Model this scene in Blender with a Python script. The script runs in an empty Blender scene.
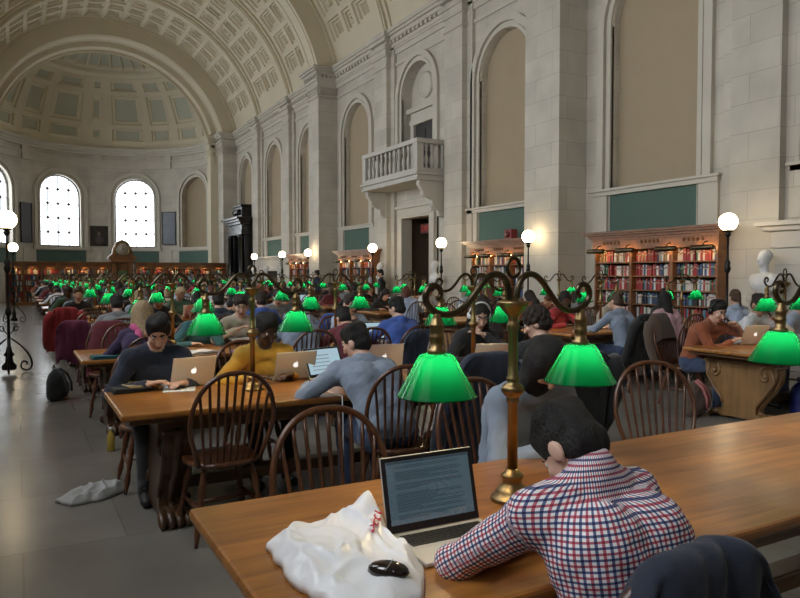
import bpy, math, random
import numpy as np
from mathutils import Vector, Matrix, Euler, noise
PI = math.pi
rnd = random.Random(7)
SC = bpy.context.scene
COL = SC.collection

# ------------------------------------------------------------------ materials
MATS = {}
def nodes(name):
    m = bpy.data.materials.new(name); m.use_nodes = True
    nt = m.node_tree; b = nt.nodes['Principled BSDF']
    return m, nt, b
def mat(name, col, rough=.6, metal=0., bump=0., bscale=60., var=0., vscale=4., spec=None, coat=0., emit=None, estr=0., sheen=0.):
    if name in MATS: return MATS[name]
    m, nt, b = nodes(name); L = nt.links
    c = (*col, 1)
    b.inputs['Base Color'].default_value = c
    b.inputs['Roughness'].default_value = rough
    b.inputs['Metallic'].default_value = metal
    if spec is not None: b.inputs['Specular IOR Level'].default_value = spec
    if coat: b.inputs['Coat Weight'].default_value = coat; b.inputs['Coat Roughness'].default_value = .15
    if sheen: b.inputs['Sheen Weight'].default_value = sheen
    if emit: b.inputs['Emission Color'].default_value = (*emit, 1); b.inputs['Emission Strength'].default_value = estr
    tc = nt.nodes.new('ShaderNodeTexCoord')
    if var:
        n = nt.nodes.new('ShaderNodeTexNoise'); n.inputs['Scale'].default_value = vscale; n.inputs['Detail'].default_value = 4
        L.new(tc.outputs['Object'], n.inputs['Vector'])
        mx = nt.nodes.new('ShaderNodeMix'); mx.data_type = 'RGBA'
        mx.inputs[6].default_value = (*[x*(1-var) for x in col], 1); mx.inputs[7].default_value = (*[min(1, x*(1+var)) for x in col], 1)
        L.new(n.outputs['Fac'], mx.inputs[0]); L.new(mx.outputs[2], b.inputs['Base Color'])
    if bump:
        n = nt.nodes.new('ShaderNodeTexNoise'); n.inputs['Scale'].default_value = bscale; n.inputs['Detail'].default_value = 3
        L.new(tc.outputs['Object'], n.inputs['Vector'])
        bp = nt.nodes.new('ShaderNodeBump'); bp.inputs['Strength'].default_value = bump; bp.inputs['Distance'].default_value = .02
        L.new(n.outputs['Fac'], bp.inputs['Height']); L.new(bp.outputs['Normal'], b.inputs['Normal'])
    MATS[name] = m
    return m
def wood(name, c1, c2, rough=.35, axis='X', scale=1., coat=.2):
    m, nt, b = nodes(name); L = nt.links
    tc = nt.nodes.new('ShaderNodeTexCoord'); mp = nt.nodes.new('ShaderNodeMapping')
    s = {'X': (.6, 9, 9), 'Y': (9, .6, 9), 'Z': (9, 9, .6)}[axis]
    mp.inputs['Scale'].default_value = [q*scale for q in s]
    L.new(tc.outputs['Object'], mp.inputs['Vector'])
    n = nt.nodes.new('ShaderNodeTexNoise'); n.inputs['Scale'].default_value = 2.2; n.inputs['Detail'].default_value = 8; n.inputs['Roughness'].default_value = .65; n.inputs['Distortion'].default_value = .6
    L.new(mp.outputs[0], n.inputs['Vector'])
    n2 = nt.nodes.new('ShaderNodeTexNoise'); n2.inputs['Scale'].default_value = 1.7; n2.inputs['Detail'].default_value = 3
    L.new(tc.outputs['Object'], n2.inputs['Vector'])
    ad = nt.nodes.new('ShaderNodeMath'); ad.operation = 'ADD'; L.new(n.outputs['Fac'], ad.inputs[0]); L.new(n2.outputs['Fac'], ad.inputs[1])
    r = nt.nodes.new('ShaderNodeValToRGB'); e = r.color_ramp.elements
    e[0].position = .62; e[0].color = (*c1, 1); e[1].position = 1.25 if False else 1.0; e[1].color = (*c2, 1)
    ad2 = nt.nodes.new('ShaderNodeMath'); ad2.operation = 'MULTIPLY'; ad2.inputs[1].default_value = .8; L.new(ad.outputs[0], ad2.inputs[0])
    L.new(ad2.outputs[0], r.inputs['Fac']); L.new(r.outputs['Color'], b.inputs['Base Color'])
    b.inputs['Roughness'].default_value = rough; b.inputs['Coat Weight'].default_value = coat; b.inputs['Coat Roughness'].default_value = .2
    bp = nt.nodes.new('ShaderNodeBump'); bp.inputs['Strength'].default_value = .12; bp.inputs['Distance'].default_value = .01
    L.new(n.outputs['Fac'], bp.inputs['Height']); L.new(bp.outputs['Normal'], b.inputs['Normal'])
    MATS[name] = m
    return m
def stone(name, c, mortar, bw=1.1, bh=.5, plane='YZ', rough=.7, var=.12, msize=.006):
    m, nt, b = nodes(name); L = nt.links
    tc = nt.nodes.new('ShaderNodeTexCoord'); sp = nt.nodes.new('ShaderNodeSeparateXYZ'); cb = nt.nodes.new('ShaderNodeCombineXYZ')
    L.new(tc.outputs['Object'], sp.inputs[0])
    if plane == 'XYZ':
        a = nt.nodes.new('ShaderNodeMath'); a.operation = 'ADD'; L.new(sp.outputs['X'], a.inputs[0]); L.new(sp.outputs['Y'], a.inputs[1]); L.new(a.outputs[0], cb.inputs[0]); L.new(sp.outputs['Z'], cb.inputs[1])
    else:
        L.new(sp.outputs[plane[0]], cb.inputs[0]); L.new(sp.outputs[plane[1]], cb.inputs[1])
    br = nt.nodes.new('ShaderNodeTexBrick'); br.inputs['Scale'].default_value = 1
    br.inputs['Brick Width'].default_value = bw; br.inputs['Row Height'].default_value = bh; br.inputs['Mortar Size'].default_value = msize
    br.inputs['Color1'].default_value = (*[x*(1-var*.5) for x in c], 1); br.inputs['Color2'].default_value = (*[min(1, x*(1+var*.5)) for x in c], 1); br.inputs['Mortar'].default_value = (*mortar, 1)
    L.new(cb.outputs[0], br.inputs['Vector'])
    n = nt.nodes.new('ShaderNodeTexNoise'); n.inputs['Scale'].default_value = 1.3; n.inputs['Detail'].default_value = 6; L.new(tc.outputs['Object'], n.inputs['Vector'])
    mx = nt.nodes.new('ShaderNodeMix'); mx.data_type = 'RGBA'; mx.blend_type = 'MULTIPLY'; mx.inputs[0].default_value = 1
    rp = nt.nodes.new('ShaderNodeMapRange'); rp.inputs[1].default_value = .3; rp.inputs[2].default_value = .7; rp.inputs[3].default_value = 1-var; rp.inputs[4].default_value = 1+var
    L.new(n.outputs['Fac'], rp.inputs[0]); L.new(br.outputs['Color'], mx.inputs[6]); L.new(rp.outputs[0], mx.inputs[7]); L.new(mx.outputs[2], b.inputs['Base Color'])
    b.inputs['Roughness'].default_value = rough
    MATS[name] = m
    return m
def emis(name, col, s):
    m = bpy.data.materials.new(name); m.use_nodes = True; nt = m.node_tree; nt.nodes.clear()
    o = nt.nodes.new('ShaderNodeOutputMaterial'); e = nt.nodes.new('ShaderNodeEmission'); e.inputs[0].default_value = (*col, 1); e.inputs[1].default_value = s
    nt.links.new(e.outputs[0], o.inputs[0]); MATS[name] = m
    return m

STONE = stone('limestone', (.50, .46, .39), (.36, .33, .275), plane='XYZ')
STONE_D = mat('limestone_plain', (.52, .48, .405), .7, var=.1, vscale=1.5)
TAN = mat('tan_plaster', (.36, .285, .185), .85, var=.06, vscale=2, bump=.05)
GREEN_P = mat('green_panel', (.07, .125, .10), .8, var=.06)
VAULT = mat('vault_plaster', (.60, .53, .39), .8, var=.10, vscale=.8)
DOME_IN = mat('dome_panel', (.42, .42, .33), .8, var=.1, vscale=1.2)
GOLD_IN = mat('coffer_panel', (.44, .37, .24), .8, var=.15, vscale=2)
FLOOR = stone('terrazzo_floor', (.20, .184, .162), (.155, .142, .123), 1.1, 1.1, 'XY', .24, .16, .006)
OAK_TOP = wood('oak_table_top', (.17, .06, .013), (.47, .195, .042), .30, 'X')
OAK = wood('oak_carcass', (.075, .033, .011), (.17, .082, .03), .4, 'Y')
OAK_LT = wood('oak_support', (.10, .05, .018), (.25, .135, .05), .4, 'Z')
OAK_CASE = wood('oak_bookcase', (.11, .042, .013), (.27, .112, .034), .4, 'Y')
CHAIR = wood('chair_wood', (.055, .02, .009), (.18, .066, .027), .33, 'Z', 2.)
BRASS = mat('aged_brass', (.27, .185, .085), .38, 1., bump=.08, bscale=40, var=.35, vscale=9)
BRONZE = mat('dark_bronze', (.105, .083, .052), .32, 1., bump=.06, bscale=50)
IRON = mat('wrought_iron', (.02, .018, .017), .45, .6)
GLOBE = emis('opal_globe', (1, .78, .48), 17.)
BULB = emis('warm_bulb', (1, .72, .40), 260.)
STRIP = emis('shelf_bulb', (1, .62, .28), 42.)
BLACKM = mat('black_marble', (.012, .011, .011), .22)
WHITE_M = mat('white_marble', (.66, .66, .65), .5, var=.05)
PAPER = mat('white_paper', (.72, .72, .70), .75)
ALU = mat('brushed_aluminium', (.62, .60, .57), .38, .35)
LOGO = mat('white_logo', (.9, .9, .9), .4, emit=(1, 1, 1), estr=.8)
BLK = mat('black_plastic', (.012, .012, .013), .35)
DARKV = mat('dark_void', (.05, .038, .028), .9)
WINF = mat('window_iron', (.10, .09, .08), .6)
def glass_shade():
    m = bpy.data.materials.new('green_cased_glass'); m.use_nodes = True; nt = m.node_tree; nt.nodes.clear(); L = nt.links
    o = nt.nodes.new('ShaderNodeOutputMaterial')
    tr = nt.nodes.new('ShaderNodeBsdfTranslucent'); tr.inputs[0].default_value = (.0006, .058, .02, 1)
    df = nt.nodes.new('ShaderNodeBsdfDiffuse'); df.inputs[0].default_value = (.002, .11, .035, 1)
    a = nt.nodes.new('ShaderNodeMixShader'); a.inputs[0].default_value = .35; L.new(tr.outputs[0], a.inputs[1]); L.new(df.outputs[0], a.inputs[2])
    gl = nt.nodes.new('ShaderNodeBsdfGlossy'); gl.inputs[1].default_value = .10
    fr = nt.nodes.new('ShaderNodeLayerWeight'); fr.inputs[0].default_value = .10
    b = nt.nodes.new('ShaderNodeMixShader'); mn = nt.nodes.new('ShaderNodeMath'); mn.operation = 'MINIMUM'; mn.inputs[1].default_value = .13; L.new(fr.outputs['Fresnel'], mn.inputs[0]); L.new(mn.outputs[0], b.inputs[0]); L.new(a.outputs[0], b.inputs[1]); L.new(gl.outputs[0], b.inputs[2])
    L.new(b.outputs[0], o.inputs[0]); return m
SHADE = glass_shade()
def clear_glass(name, tint=(1, 1, 1), k=.92):
    m = bpy.data.materials.new(name); m.use_nodes = True; nt = m.node_tree; nt.nodes.clear(); L = nt.links
    o = nt.nodes.new('ShaderNodeOutputMaterial'); t = nt.nodes.new('ShaderNodeBsdfTransparent'); t.inputs[0].default_value = (*tint, 1)
    g = nt.nodes.new('ShaderNodeBsdfGlossy'); g.inputs[1].default_value = .03
    x = nt.nodes.new('ShaderNodeMixShader'); x.inputs[0].default_value = 1-k; L.new(t.outputs[0], x.inputs[1]); L.new(g.outputs[0], x.inputs[2]); L.new(x.outputs[0], o.inputs[0]); return m
GLASS = clear_glass('window_glass')

# ------------------------------------------------------------------ mesh builder
class MB:
    def __init__(s): s.v = []; s.f = []; s.m = []; s.s = []
    def add(s, vs, fs, mi=0, sm=False):
        b = len(s.v); s.v.extend([tuple(p) for p in vs])
        for f in fs: s.f.append([i+b for i in f]); s.m.append(mi); s.s.append(sm)
        return s
    def box(s, x0, x1, y0, y1, z0, z1, mi=0):
        vs = [(x, y, z) for x in (x0, x1) for y in (y0, y1) for z in (z0, z1)]
        return s.add(vs, [(0, 1, 3, 2), (4, 6, 7, 5), (0, 4, 5, 1), (2, 3, 7, 6), (0, 2, 6, 4), (1, 5, 7, 3)], mi)
    def obox(s, M, sx, sy, sz, mi=0):
        vs = [M @ Vector((x*sx/2, y*sy/2, z*sz/2)) for x in (-1, 1) for y in (-1, 1) for z in (-1, 1)]
        return s.add(vs, [(0, 1, 3, 2), (4, 6, 7, 5), (0, 4, 5, 1), (2, 3, 7, 6), (0, 2, 6, 4), (1, 5, 7, 3)], mi)
    def tube(s, pts, r, n=8, mi=0, cap=True, closed=False, flat=1.):
        P = [Vector(p) for p in pts]; N = len(P)
        R = r if isinstance(r, (list, tuple)) else [r]*N
        t0 = (P[1]-P[0]).normalized(); up = Vector((0, 0, 1)) if abs(t0.z) < .9 else Vector((1, 0, 0))
        a = t0.cross(up).normalized(); rings = []
        for i in range(N):
            if closed: t = (P[(i+1) % N]-P[i-1]).normalized()
            else: t = (P[min(i+1, N-1)]-P[max(i-1, 0)]).normalized()
            a = (a-t*a.dot(t)).normalized(); c = t.cross(a)
            rings.append([P[i]+(a*math.cos(2*PI*k/n)+c*math.sin(2*PI*k/n)*flat)*R[i] for k in range(n)])
        vs = [p for g in rings for p in g]; fs = []
        for i in range(N if closed else N-1):
            j = (i+1) % N
            for k in range(n): fs.append((i*n+k, i*n+(k+1) % n, j*n+(k+1) % n, j*n+k))
        if cap and not closed: fs += [tuple(range(n))[::-1], tuple((N-1)*n+k for k in range(n))]
        return s.add(vs, fs, mi, True)
    def lathe(s, prof, n=20, M=None, mi=0, closed=False, cap=True):
        M = M or Matrix(); vs = []; fs = []
        for r, z in prof: vs += [M @ Vector((r*math.cos(2*PI*k/n), r*math.sin(2*PI*k/n), z)) for k in range(n)]
        N = len(prof)
        for i in range(N if closed else N-1):
            j = (i+1) % N
            for k in range(n): fs.append((i*n+k, i*n+(k+1) % n, j*n+(k+1) % n, j*n+k))
        if not closed and cap:
            if prof[0][0] > 1e-5: fs.append(tuple(range(n))[::-1])
            if prof[-1][0] > 1e-5: fs.append(tuple((N-1)*n+k for k in range(n)))
        return s.add(vs, fs, mi, True)
    def prism(s, poly, fn, d0, d1, mi=0):
        n = len(poly); vs = [fn(a, b, d0) for a, b in poly]+[fn(a, b, d1) for a, b in poly]
        return s.add(vs, [tuple(range(n))[::-1], tuple(range(n, 2*n))]+[(k, (k+1) % n, n+(k+1) % n, n+k) for k in range(n)], mi)
    def sphere(s, c, r, n=12, mi=0):
        if not isinstance(r, (tuple, list)): r = (r, r, r)
        vs = []; fs = []; h = n//2
        for i in range(h+1):
            p = PI*i/h
            for k in range(n): vs.append((c[0]+r[0]*math.sin(p)*math.cos(2*PI*k/n), c[1]+r[1]*math.sin(p)*math.sin(2*PI*k/n), c[2]+r[2]*math.cos(p)))
        for i in range(h):
            for k in range(n): fs.append((i*n+k, (i+1)*n+k, (i+1)*n+(k+1) % n, i*n+(k+1) % n))
        return s.add(vs, fs, mi, True)
    def mesh(s, name, mats):
        me = bpy.data.meshes.new(name); me.from_pydata(s.v, [], s.f)
        for m in (mats if isinstance(mats, (list, tuple)) else [mats]): me.materials.append(m)
        me.polygons.foreach_set('material_index', s.m); me.polygons.foreach_set('use_smooth', s.s); me.update()
        return me
    def build(s, name, mats, parent=None, loc=None, bevel=0.):
        return link(name, s.mesh(name, mats), parent, loc, bevel)
def link(name, me, parent=None, loc=None, bevel=0.):
    o = bpy.data.objects.new(name, me); COL.objects.link(o)
    if parent is not None: o.parent = parent
    if loc: o.location = loc
    if bevel:
        b = o.modifiers.new('bevel', 'BEVEL'); b.width = bevel; b.segments = 2; b.limit_method = 'ANGLE'; b.angle_limit = .7
    return o
def tag(o, label, cat, group=None, kind=None):
    o['label'] = label; o['category'] = cat
    if group: o['group'] = group
    if kind: o['kind'] = kind
    return o
def thing(name, label, cat, loc=(0, 0, 0), rz=0., group=None):
    o = bpy.data.objects.new(name, None); COL.objects.link(o); o.location = loc; o.rotation_euler = (0, 0, rz); o.empty_display_size = .1
    return tag(o, label, cat, group)
def struct(mb, name, mats, bevel=0.):
    o = mb.build(name, mats, None, None, bevel); o['kind'] = 'structure'; return o
KIDS = {}
def copy_tree(o, parent=None):
    c = o.copy(); COL.objects.link(c)
    if parent is not None: c.parent = parent
    for ch in list(o.children): copy_tree(ch, c)
    return c
ORD = ['zeroth', 'first', 'second', 'third', 'fourth', 'fifth', 'sixth', 'seventh', 'eighth', 'ninth', 'tenth', 'eleventh', 'twelfth', 'thirteenth', 'fourteenth', 'fifteenth', 'sixteenth', 'seventeenth', 'eighteenth', 'nineteenth', 'twentieth', 'twenty-first', 'twenty-second', 'twenty-third', 'twenty-fourth', 'twenty-fifth', 'twenty-sixth', 'twenty-seventh', 'twenty-eighth', 'twenty-ninth', 'thirtieth']

DAY, EXPO = 245., 0.0
# ================================================================== the hall
XR, XL, XP, XPL, XC = 11.3, -1.98, 10.49, -1.17, 4.66
ZV, RV, RI, ZS = 8.26, 6.85, 6.0, 9.7
YB = -7.0
XA, YA, RA = 4.45, 41.5, 5.87
PIERS = [(-2.2, -1.0), (11.82, 13.0), (25.76, 26.84), (40.3, 41.5)]
MR = lambda s, z, d: (XR+d, s, z)
ML = lambda s, z, d: (XL-d, s, z)
def MA(s, z, d):
    a = s/RA; return (XA+(RA+d)*math.sin(a), YA+(RA+d)*math.cos(a), z)
def grid(mb, M, s0, s1, z0, z1, d=0, ns=1, mi=0):
    vs = []; fs = []
    for i in range(ns+1):
        s = s0+(s1-s0)*i/ns; vs += [M(s, z0, d), M(s, z1, d)]
    for i in range(ns): fs.append((2*i, 2*i+2, 2*i+3, 2*i+1))
    mb.add(vs, fs, mi)
def mbox(mb, M, s0, s1, z0, z1, d0, d1, ns=1, mi=0):
    for i in range(ns):
        a, b = s0+(s1-s0)*i/ns, s0+(s1-s0)*(i+1)/ns
        vs = [M(s, z, d) for s in (a, b) for z in (z0, z1) for d in (d0, d1)]
        fs = [(0, 1, 3, 2), (4, 6, 7, 5), (0, 4, 5, 1), (2, 3, 7, 6), (0, 2, 6, 4), (1, 5, 7, 3)]
        if 0 < i: fs[0] = None
        if i < ns-1: fs[1] = None
        mb.add(vs, [f for f in fs if f], mi)
def arcpts(c, r, zs, n=18): return [(c-r*math.cos(PI*i/n), zs+r*math.sin(PI*i/n)) for i in range(n+1)]
def arch_open(mb, M, s0, s1, z0, z1, c, r, zb, zs, depth=.22, back=None, n=18, ns=1, mi=0):
    grid(mb, M, s0, c-r, z0, z1, 0, ns, mi); grid(mb, M, c+r, s1, z0, z1, 0, ns, mi)
    A = arcpts(c, r, zs, n)
    for (a, za), (b, zb2) in zip(A, A[1:]):
        mb.add([M(a, za, 0), M(b, zb2, 0), M(b, z1, 0), M(a, z1, 0)], [(0, 1, 2, 3)], mi)
        mb.add([M(a, z0, 0), M(b, z0, 0), M(b, zb, 0), M(a, zb, 0)], [(0, 1, 2, 3)], mi)
        mb.add([M(a, za, 0), M(b, zb2, 0), M(b, zb2, depth), M(a, za, depth)], [(0, 1, 2, 3)], mi)
        mb.add([M(a, zb, 0), M(b, zb, 0), M(b, zb, depth), M(a, zb, depth)], [(0, 1, 2, 3)], mi)
        if back is not None: mb.add([M(a, zb, depth), M(b, zb, depth), M(b, zb2, depth), M(a, za, depth)], [(0, 1, 2, 3)], back)
    for q in (c-r, c+r): mb.add([M(q, zb, 0), M(q, zs, 0), M(q, zs, depth), M(q, zb, depth)], [(0, 1, 2, 3)], mi)
def band(mb, M, c, r1, r2, zb, zs, d0, d1, n=18, mi=0):
    pr = []
    for r in (r1, r2): pr.append([(c-r, zb)]+arcpts(c, r, zs, n)+[(c+r, zb)])
    I, O = pr
    for k in range(len(I)-1):
        q = lambda P, j, d: M(P[j][0], P[j][1], d)
        for (Pa, da, Pb, db) in ((I, d0, I, d1), (I, d1, O, d1), (O, d1, O, d0)):
            mb.add([q(Pa, k, da), q(Pa, k+1, da), q(Pb, k+1, db), q(Pb, k, db)], [(0, 1, 2, 3)], mi)
    for k in (0, -1): mb.add([M(*I[k], d0), M(*I[k], d1), M(*O[k], d1), M(*O[k], d0)], [(0, 1, 2, 3)], mi)
# floor
f = MB(); f.add([(XL-1.5, YB-1, 0), (XR+2.5, YB-1, 0), (XR+2.5, 48.5, 0), (XL-1.5, 48.5, 0)], [(0, 1, 2, 3)]); struct(f, 'floor', FLOOR)

NICHES = [-8+3.6+.0, 9.97, 14.85, 23.95, 28.75, 38.35]   # blind arches, right wall
NICHES = [9.97, 14.85, 23.95, 28.75, 38.35]
BAYS = [5.42, 19.4, 33.55]
PILS = [7.55, 16.92, 21.5, 31.2, 35.95]
# right wall
w = MB()
cuts = {}
segs = [(YB, 3.6)]
grid(w, MR, YB, 3.6, 0, 12)
def seg(a, b, c, r, zb, zs, depth, back): arch_open(w, MR, a, b, 2.3 if zb < 4.3 else 3.4, 12, c, r, zb, zs, depth, back)
bounds = [(3.6, 7.55, 5.42, 'bay'), (7.55, 11.9, 9.97, 'n'), (11.9, 17.3, 14.85, 'n'), (17.3, 21.5, 19.4, 'bal'), (21.5, 26.3, 23.95, 'n'), (26.3, 31.2, 28.75, 'n'), (31.2, 35.95, 33.55, 'bay'), (35.95, 42, 38.35, 'n')]
for a, b, c, k in bounds:
    if k == 'bal':
        arch_open(w, MR, a, b, 3.42, 12, c, 1.0, 4.4, 7.35, .35, None)
        grid(w, MR, a, c-.88, 0, 3.42); grid(w, MR, c+.88, b, 0, 3.42)
    else:
        arch_open(w, MR, a, b, 0, 12, c, 1.1, 3.41, 6.9, .22, 1)
        mbox(w, MR, c-1.1, c+1.1, 2.4, 3.27, -.012, 0, 1, 2)
        mbox(w, MR, c-1.1-.02, c-1.1+.0, 2.4, 3.27, -.03, 0); mbox(w, MR, c+1.1, c+1.12, 2.4, 3.27, -.03, 0)
struct(w, 'wall_right', [STONE, TAN, GREEN_P])
def frames(M, centers, r, zb, zs, nm, sill=True, mats=STONE_D, ns=1):
    t = MB()
    for c in centers:
        band(t, M, c, r, r+.10, zb, zs, .05, -.05); band(t, M, c, r+.10, r+.16, zb, zs, .02, -.015); band(t, M, c, r+.16, r+.34, zb, zs, 0, -.10)
        if sill: mbox(t, M, c-r-.5, c+r+.5, zb-.14, zb, -.10, .05, ns); mbox(t, M, c-r-.55, c+r+.55, zb-.05, zb, -.15, .05, ns)
        if sill: mbox(t, M, c-r-.48, c-r-.06, 0, zb-.14, -.06, 0, ns); mbox(t, M, c+r+.06, c+r+.48, 0, zb-.14, -.06, 0, ns)
    return struct(t, nm, mats)
frames(MR, NICHES+[5.42, 33.55], 1.1, 3.41, 6.9, 'trim_1')
frames(MR, [19.4], 1.0, 4.5, 7.35, 'trim_2', False)
# door in the balcony bay, with the lobby behind it
t = MB(); c = 19.4
for s in (-1, 1): mbox(t, MR, c+s*.88, c+s*1.16, 0, 3.4, -.10, .3)
mbox(t, MR, c-1.16, c+1.16, 3.4, 3.72, -.10, .3); mbox(t, MR, c-1.08, c+1.08, 3.47, 3.64, -.13, .0); mbox(t, MR, c-1.22, c+1.22, 3.72, 3.80, -.17, .1)
struct(t, 'door_1', STONE_D)
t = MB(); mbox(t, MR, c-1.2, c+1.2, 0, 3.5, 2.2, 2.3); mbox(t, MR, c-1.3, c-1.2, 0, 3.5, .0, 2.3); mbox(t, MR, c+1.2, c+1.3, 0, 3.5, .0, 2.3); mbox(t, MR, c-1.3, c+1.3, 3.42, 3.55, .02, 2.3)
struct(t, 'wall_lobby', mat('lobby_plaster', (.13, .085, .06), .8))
# upper recess of the balcony bay: door opening with cornice, roundel
t = MB()
grid(t, MR, c-1.05, c+1.05, 4.4, 8.4, .35); struct(t, 'wall_recess', STONE_D)
t = MB()
for s in (-1, 1): mbox(t, MR, c+s*.60, c+s*.80, 4.4, 6.5, .20, .345)
mbox(t, MR, c-.83, c+.83, 6.45, 6.62, .18, .345); mbox(t, MR, c-.81, c+.81, 6.62, 6.85, .22, .345); mbox(t, MR, c-.92, c+.92, 6.85, 7.0, .10, .345)
M = Matrix.Translation((XR+.35, c, 7.66)) @ Matrix.Rotation(-PI/2, 4, 'Y')
t.lathe([(.42, 0), (.42, .07), (.34, .09), (.30, .05), (.22, .03), (.1, .02), (.0, .02)], 28, M)
struct(t, 'trim_3', STONE_D)
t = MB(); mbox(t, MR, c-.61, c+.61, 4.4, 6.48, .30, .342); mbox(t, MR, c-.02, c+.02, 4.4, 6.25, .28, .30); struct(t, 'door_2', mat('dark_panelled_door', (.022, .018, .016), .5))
# left wall with the tall arched windows that light the hall
LW = [(-7, -1.6, -4.4), (-1.6, 3.6, 1.2), (3.6, 7.55, 5.42), (7.55, 11.9, 9.97), (11.9, 17.3, 14.85), (17.3, 21.5, 19.4), (21.5, 26.3, 23.95), (26.3, 31.2, 28.75), (31.2, 35.95, 33.55), (35.95, 42, 38.35)]
w = MB()
for a, b, c in LW: arch_open(w, ML, a, b, 0, 12, c, 1.35, 3.41, 6.9, .35)
struct(w, 'wall_left', [STONE]); frames(ML, [c for _, _, c in LW], 1.35, 3.41, 6.9, 'trim_4')
def window(M, c, r, zb, zs, nm, cols, rows, d=.28, nodes_=False):
    t = MB(); band(t, M, c, r-.07, r+.01, zb, zs, d-.04, d+.04)
    mbox(t, M, c-r, c+r, zb, zb+.08, d-.04, d+.04, 4)
    for i in range(1, cols):
        s = c-r+2*r*i/cols; h = zs+math.sqrt(max(0, r*r-(s-c)**2)); mbox(t, M, s-.018, s+.018, zb, h, d-.02, d+.02)
    for j in range(1, rows):
        z = zb+(zs+r-zb)*j/rows; q = r if z < zs else math.sqrt(max(0, r*r-(z-zs)**2)); mbox(t, M, c-q, c+q, z-.018, z+.018, d-.02, d+.02, 4)
        if nodes_:
            for i in range(1, cols):
                s = c-r+2*r*i/cols
                if abs(s-c) < q: mbox(t, M, s-.07, s+.07, z-.07, z+.07, d-.03, d+.03)
    o = struct(t, nm, WINF)
    g = MB(); A = arcpts(c, r-.03, zs, 14)
    for (a, za), (b, z2) in zip(A, A[1:]): g.add([M(a, zb, d), M(b, zb, d), M(b, z2, d), M(a, za, d)], [(0, 1, 2, 3)])
    g.build('pane', GLASS, o)
for i, (_, _, c) in enumerate(LW): window(ML, c, 1.35, 3.41, 6.9, 'window_%d' % (i+1), 4, 6)
# back wall
t = MB(); t.box(XL-.5, XR+.5, YB-.3, YB, 0, 16); struct(t, 'wall_back', STONE)
# piers, pilasters, cornices, skirting
def ressaut(mb, x0, x1, y0, y1, z0=8.55):
    sgn = 1 if x1 > x0 else -1
    for zz0, zz1, e in ((z0, z0+.10, .05), (z0+.38, z0+.62, .06), (z0+.62, z0+.74, .11), (z0+.86, z0+.98, .16), (z0+.98, z0+1.06, .24), (z0+1.06, z0+1.15, .30)):
        a, b = sorted((x0-sgn*e, x1)); mb.box(a, b, y0-e, y1+e, zz0, zz1)
    a, b = sorted((x0-sgn*.02, x1)); mb.box(a, b, y0-.02, y1+.02, z0+.74, z0+.86)
    for k in range(7): q = y0-.1+(y1-y0+.2)*k/6; a, b = sorted((x0-sgn*.13, x0)); mb.box(a, b, q-.05, q+.05, z0+.745, z0+.855)
    for k in range(5): q = x0+sgn*(.05+.16*k); mb.box(q-.05, q+.05, y0-.13, y0, z0+.745, z0+.855)
    for k in range(6): q = y0+(y1-y0)*(k+.5)/6; a, b = sorted((x0-sgn*.04, x0)); mb.box(a, b, q-.06, q+.06, z0+.12, z0+.36)
    for k in range(4): q = x0+sgn*(.1+.19*k); mb.box(q-.06, q+.06, y0-.04, y0, z0+.12, z0+.36)
for i, (y0, y1) in enumerate(PIERS):
    t = MB()
    for xf, xb in ((XP, XR+.3), (XPL, XL-.3)):
        a, b = sorted((xf, xb)); t.box(a, b, y0, y1, 0, 9.7)
        ressaut(t, xf, xb, y0, y1)
        e = .06*(1 if xb > xf else -1); a, b = sorted((xf-e, xb)); t.box(a, b, y0-.06, y1+.06, 0, .42)
    struct(t, 'pillar_%d' % (i+1), STONE)
t = MB()
for y in PILS+[-4.4+2.7, 3.4]:
    for M in (MR, ML):
        mbox(t, M, y-.72, y+.72, 0, 9.7, -.10, 0); mbox(t, M, y-.46, y+.46, 0, 9.7, -.26, 0)
        for z0, z1, e in ((8.55, 8.65, .04), (8.93, 9.17, .05), (9.17, 9.29, .1), (9.41, 9.53, .14), (9.53, 9.70, .2)): mbox(t, M, y-.46-e, y+.46+e, z0, z1, -.26-e, 0)
        mbox(t, M, y-.5, y+.5, 0, .42, -.32, 0)
struct(t, 'trim_5', STONE)
t = MB()
for M in (MR, ML):
    for a, b in ((YB, -2.2), (-1, 11.82), (13, 25.76), (26.84, 40.3)):
        n_ = int((b-a)/.26)
        for k in range(n_): q = a+(b-a)*(k+.5)/n_; mbox(t, M, q-.07, q+.07, 9.29, 9.40, -.19, 0)
        for z0, z1, d in ((8.55, 8.65, .05), (8.93, 9.10, .06), (9.10, 9.17, .10), (9.17, 9.29, .13), (9.41, 9.53, .2), (9.53, 9.62, .28), (9.62, 9.74, .34)): mbox(t, M, a, b, z0, z1, -d, 0)
struct(t, 'cornice_1', STONE_D)
t = MB()
for a, b in ((YB, 11.82), (13, 18.4), (20.4, 25.76), (26.84, 40.3)): mbox(t, MR, a, b, 0, .28, -.05, 0)
struct(t, 'baseboard_right', STONE_D)
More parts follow.
